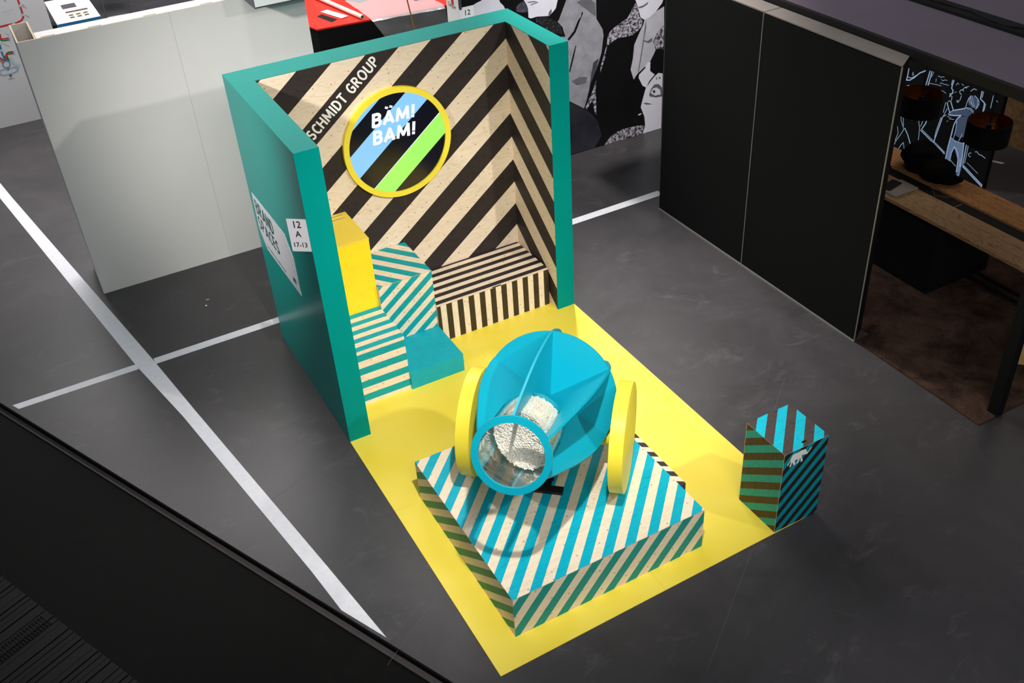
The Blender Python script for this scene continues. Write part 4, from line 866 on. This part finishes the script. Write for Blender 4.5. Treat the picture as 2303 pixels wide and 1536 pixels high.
# chalk drawing panel
cpn = top('drawing_panel', (7.3, 0.8, 0), 'black panel with a white chalk style drawing of people behind the plank table', 'panel')
box('board', 7.302, 7.34, 0.185, 1.62, 0, 2.2, [m_ink], cpn)
box('edge_frame', 7.298, 7.342, 0.165, 0.184, 0, 2.2, m_brown, cpn)
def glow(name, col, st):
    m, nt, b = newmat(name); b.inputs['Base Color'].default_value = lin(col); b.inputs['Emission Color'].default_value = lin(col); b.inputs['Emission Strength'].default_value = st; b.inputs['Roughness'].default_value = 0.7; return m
gm = [glow('chalk_glow_line', (150, 176, 206), 0.45), glow('chalk_glow_shade', (60, 74, 98), 0.5), glow('chalk_glow_shade_light', (92, 112, 142), 0.55)]  # emission added so the drawing stays bright in the dark booth
SK = [('l',0.012,[(1.418,0.94),(1.418,0.844),(1.424,0.808)]),('l',0.007,[(1.424,0.842),(1.356,0.852),(1.309,0.895)]),('l',0.012,[(1.423,0.806),(1.377,0.821),(1.324,0.868),(1.263,0.938),(1.186,0.99)]),('l',0.007,[(1.35,0.921),(1.356,0.903),(1.34,0.897),(1.356,0.884)]),('l',0.012,[(1.133,1.0),(1.153,0.822)]),('l',0.012,[(1.107,1.003),(1.124,0.828)]),('l',0.005,[(1.081,1.006),(1.1,0.945)]),('l',0.005,[(1.019,0.976),(1.002,0.987),(0.983,0.976),(0.963,0.99),(0.937,0.996)]),('l',0.005,[(0.968,0.959),(0.946,0.95),(0.924,0.968),(0.892,0.972)]),('l',0.005,[(0.977,0.912),(0.953,0.925),(0.932,0.919),(0.893,0.925),(0.861,0.928)]),('l',0.005,[(1.109,0.87),(1.031,0.884),(0.952,0.893)]),('l',0.005,[(1.001,0.844),(0.967,0.846),(0.953,0.843),(0.913,0.845),(0.877,0.834)]),('l',0.005,[(1.036,0.948),(1.031,0.911)]),('l',0.007,[(0.826,0.999),(0.829,0.943)]),('l',0.012,[(0.809,0.999),(0.817,0.947),(0.817,0.909),(0.796,0.894),(0.792,0.863),(0.814,0.848),(0.819,0.815)]),('l',0.007,[(0.827,0.846),(0.791,0.824),(0.789,0.781)]),('l',0.007,[(0.825,0.758),(0.815,0.77),(0.791,0.771)]),('l',0.012,[(0.835,0.743),(0.81,0.696),(0.778,0.651)]),('l',0.012,[(0.79,0.764),(0.763,0.723),(0.743,0.694)]),('l',0.012,[(0.741,0.686),(0.671,0.722),(0.6,0.758)]),('l',0.012,[(0.778,0.623),(0.703,0.641),(0.631,0.669)]),('l',0.007,[(0.736,0.694),(0.783,0.643),(0.79,0.618)]),('fill',1,[(0.783,0.643),(0.741,0.686),(0.599,0.756),(0.509,0.745),(0.508,0.691),(0.631,0.667),(0.777,0.621)]),('l',0.007,[(0.595,0.781),(0.594,0.825),(0.586,0.866),(0.565,0.911)]),('l',0.005,[(0.584,0.883),(0.567,0.845),(0.53,0.825)]),('l',0.007,[(0.569,0.899),(0.541,0.843),(0.5,0.808)]),('l',0.005,[(0.554,0.915),(0.529,0.869),(0.49,0.817)]),('l',0.007,[(0.519,0.927),(0.483,0.912),(0.455,0.889),(0.446,0.854),(0.459,0.817),(0.473,0.793)]),('l',0.005,[(0.479,0.897),(0.463,0.859),(0.47,0.813)]),('fill',1,[(0.59,0.859),(0.564,0.906),(0.519,0.927),(0.46,0.893),(0.448,0.848),(0.474,0.796),(0.522,0.795),(0.571,0.811)]),('l',0.007,[(0.577,0.956),(0.563,0.976),(0.543,0.994),(0.513,0.991)]),('l',0.007,[(0.604,0.773),(0.571,0.762),(0.533,0.764),(0.49,0.746)]),('l',0.007,[(0.581,0.775),(0.531,0.781),(0.489,0.763)]),('fill',1,[(0.665,0.646),(0.515,0.694),(0.508,0.591),(0.515,0.521),(0.538,0.456),(0.595,0.423),(0.651,0.436),(0.668,0.555)]),('fill',2,[(0.702,0.383),(0.637,0.379),(0.525,0.381),(0.498,0.242),(0.488,0.118),(0.491,0.016),(0.524,0.014),(0.554,0.185),(0.63,0.3),(0.647,0.218),(0.65,0.111),(0.639,0.014),(0.684,0.002),(0.707,0.148),(0.711,0.275)]),('l',0.012,[(0.631,0.669),(0.67,0.616),(0.692,0.546),(0.697,0.488),(0.701,0.395),(0.709,0.264),(0.707,0.148),(0.691,0.011)]),('l',0.007,[(0.672,0.598),(0.657,0.514),(0.661,0.398)]),('l',0.007,[(0.693,0.523),(0.694,0.42)]),('l',0.007,[(0.509,0.523),(0.516,0.464),(0.522,0.405)]),('l',0.007,[(0.567,0.479),(0.58,0.429),(0.592,0.387)]),('l',0.007,[(0.707,0.392),(0.665,0.385),(0.635,0.371),(0.583,0.376),(0.532,0.384),(0.523,0.399)]),('l',0.012,[(0.629,0.307),(0.65,0.229),(0.649,0.123),(0.649,0.007)]),('l',0.012,[(0.629,0.307),(0.598,0.29),(0.573,0.259),(0.548,0.187),(0.536,0.045)]),('l',0.012,[(0.522,0.394),(0.505,0.239),(0.502,0.124)]),('l',0.007,[(0.524,0.208),(0.509,0.062)]),('l',0.007,[(0.684,0.002),(0.643,0.001),(0.597,0.008)]),('l',0.012,[(0.566,0.021),(0.524,0.014),(0.488,0.005)]),('l',0.012,[(1.105,0.326),(1.004,0.287),(0.904,0.248),(0.813,0.218),(0.734,0.184)]),('l',0.007,[(1.095,0.342),(0.901,0.267),(0.734,0.202)]),('l',0.007,[(0.956,0.234),(0.807,0.191)]),('l',0.007,[(0.642,0.144),(0.561,0.106)]),('l',0.012,[(0.48,0.156),(0.399,0.124),(0.325,0.091),(0.179,0.029)]),('l',0.012,[(0.471,0.136),(0.334,0.075),(0.182,0.011)]),('l',0.005,[(0.432,0.199),(0.272,0.136)]),('l',0.007,[(0.819,0.681),(0.837,0.619),(0.857,0.561)]),('l',0.012,[(0.857,0.561),(0.881,0.409),(0.904,0.25)]),('l',0.007,[(0.873,0.561),(0.9,0.402),(0.904,0.318)]),('l',0.007,[(0.817,0.609),(0.853,0.574)]),('l',0.007,[(0.853,0.737),(0.858,0.623)]),('l',0.012,[(0.444,0.999),(0.444,0.919),(0.384,0.891),(0.38,0.78)]),('l',0.007,[(0.426,1.0),(0.427,0.936)]),('l',0.007,[(0.37,0.885),(0.37,0.816)]),('l',0.007,[(0.303,0.999),(0.303,0.866)]),('l',0.012,[(0.488,0.441),(0.477,0.169)]),('l',0.007,[(0.462,0.439),(0.457,0.183)]),('l',0.012,[(1.43,0.452),(1.393,0.435)]),('l',0.007,[(1.406,0.407),(1.395,0.339),(1.356,0.282),(1.334,0.254),(1.363,0.183),(1.41,0.092),(1.437,0.014)]),('l',0.007,[(1.374,0.395),(1.349,0.284)]),('l',0.007,[(1.431,0.254),(1.404,0.18),(1.429,0.079)]),('l',0.012,[(1.323,0.27),(1.265,0.207),(1.22,0.139),(1.189,0.079)]),('l',0.007,[(1.171,0.455),(1.124,0.343),(1.111,0.229),(1.122,0.092)]),('l',0.012,[(1.045,0.5),(1.056,0.426),(1.09,0.349)]),('l',0.007,[(1.086,0.485),(1.116,0.369)]),('l',0.005,[(1.125,0.471),(1.141,0.419)]),('l',0.007,[(1.359,0.001),(1.335,0.059),(1.307,0.1)]),('l',0.007,[(1.307,0.1),(1.272,0.01)]),('l',0.007,[(1.245,0.069),(1.225,0.016)]),('l',0.007,[(1.174,0.097),(1.165,0.058)]),('l',0.005,[(1.305,0.443),(1.284,0.415)]),('l',0.005,[(1.259,0.435),(1.247,0.393)]),('l',0.007,[(0.406,0.319),(0.414,0.319),(0.422,0.315),(0.429,0.309),(0.433,0.302),(0.434,0.294),(0.432,0.287),(0.427,0.281),(0.42,0.279),(0.412,0.279),(0.404,0.282)]),('l',0.007,[(0.362,0.353),(0.338,0.362),(0.314,0.343),(0.277,0.346),(0.228,0.332)]),('l',0.007,[(0.661,0.931),(0.67,0.935),(0.68,0.936),(0.691,0.933),(0.7,0.927),(0.706,0.918),(0.708,0.909),(0.706,0.9),(0.699,0.893),(0.69,0.889),(0.68,0.889)]),('l',0.007,[(0.681,0.938),(0.655,0.973),(0.632,0.973)]),('l',0.007,[(0.655,0.973),(0.613,0.997)]),('l',0.007,[(0.677,0.874),(0.685,0.816)]),('l',0.007,[(0.695,0.805),(0.696,0.798),(0.701,0.793),(0.708,0.79),(0.715,0.792),(0.719,0.797),(0.718,0.804),(0.713,0.809),(0.706,0.812),(0.699,0.81),(0.695,0.805)]),('l',0.005,[(0.77,0.881),(0.747,0.892)]),('l',0.005,[(0.799,0.599),(0.746,0.6)]),('l',0.005,[(0.768,0.581),(0.705,0.598)]),('l',0.005,[(0.792,0.544),(0.775,0.556)]),('l',0.005,[(0.933,0.732),(0.914,0.727),(0.928,0.714)]),('l',0.005,[(0.967,0.553),(0.949,0.548)]),('l',0.007,[(1.393,0.743),(1.394,0.748),(1.392,0.752),(1.389,0.756),(1.385,0.759),(1.38,0.761),(1.375,0.762),(1.37,0.762),(1.366,0.76),(1.363,0.758),(1.361,0.754)]),('l',0.005,[(0.256,0.962),(0.236,0.953)]),('l',0.005,[(0.771,0.962),(0.752,0.99),(0.737,0.979)]),('l',0.005,[(0.702,0.995),(0.675,0.988)])]
pl_ = []
for kind, w_, pts in SK:
    P3 = [V(7.3014, p[0], p[1]) for p in pts]
    if kind == 'fill': pl_.append((P3, int(w_), 0))
    else:
        for q in ribbon(P3, w_, (-1, 0, 0)): pl_.append((q, 0, 1 + 0.02 * len(pl_)))
polys('chalk_drawing', pl_, (-1, 0, 0), 0.0, 0.0006, gm, cpn)['kind'] = 'stuff'

# osb board far right
m_osb, nt, b = newmat('osb_board')
vec = mapping(nt, (1, 1, 1)); vo = N(nt, 'ShaderNodeTexVoronoi'); vo.inputs['Scale'].default_value = 26; L(nt, vec, vo.inputs['Vector'])
L(nt, ramp(nt, vo.outputs['Color'], [(0.0, lin((84, 58, 30))), (1.0, lin((122, 90, 50)))]), b.inputs['Base Color']); b.inputs['Roughness'].default_value = 0.7
o = box('wooden_board', 8.36, 8.385, -1.3, 1.6, 0, 1.9, m_osb); setorigin(o, (8.36, 0, 0)); tag(o, 'brown chipboard wall standing beyond the chalk drawing panel', 'board')
# pale timber plank at the right frame edge
o = obox('timber_board', (5.12, -2.10, 0.22), V(0.7, -0.714, 0), V(0.714, 0.7, 0), Z, 0.11, 0.012, 0.21, timber('pale_timber', (206, 170, 110), 2), None); setorigin(o, (5.12, -2.10, 0.0095)); tag(o, 'pale timber board standing on the carpet by the black post', 'board')

# bits of debris
m_chip = flat('wood_chip', (206, 168, 110), 0.7)
o = obox('wood_chip', (-0.43, 2.72, 0.004), (X * 0.9 - Y * 0.3).normalized(), (Y * 0.9 + X * 0.3).normalized(), Z, 0.016, 0.004, 0.003, m_chip); setorigin(o, (-0.43, 2.72, 0.001)); tag(o, 'tiny wood splinter on the dark floor left of the booth', 'debris')
o = lathe('popped_kernel', (-0.47, 2.62, 0.0), Z, X, Y, [(0.0005, 0.004), (0.004, 0.009), (0.009, 0.007), (0.012, 0.003)], m_pop, None, 12); setorigin(o, (-0.47, 2.62, 0.0)); tag(o, 'single popcorn kernel on the dark floor left of the booth', 'popcorn')
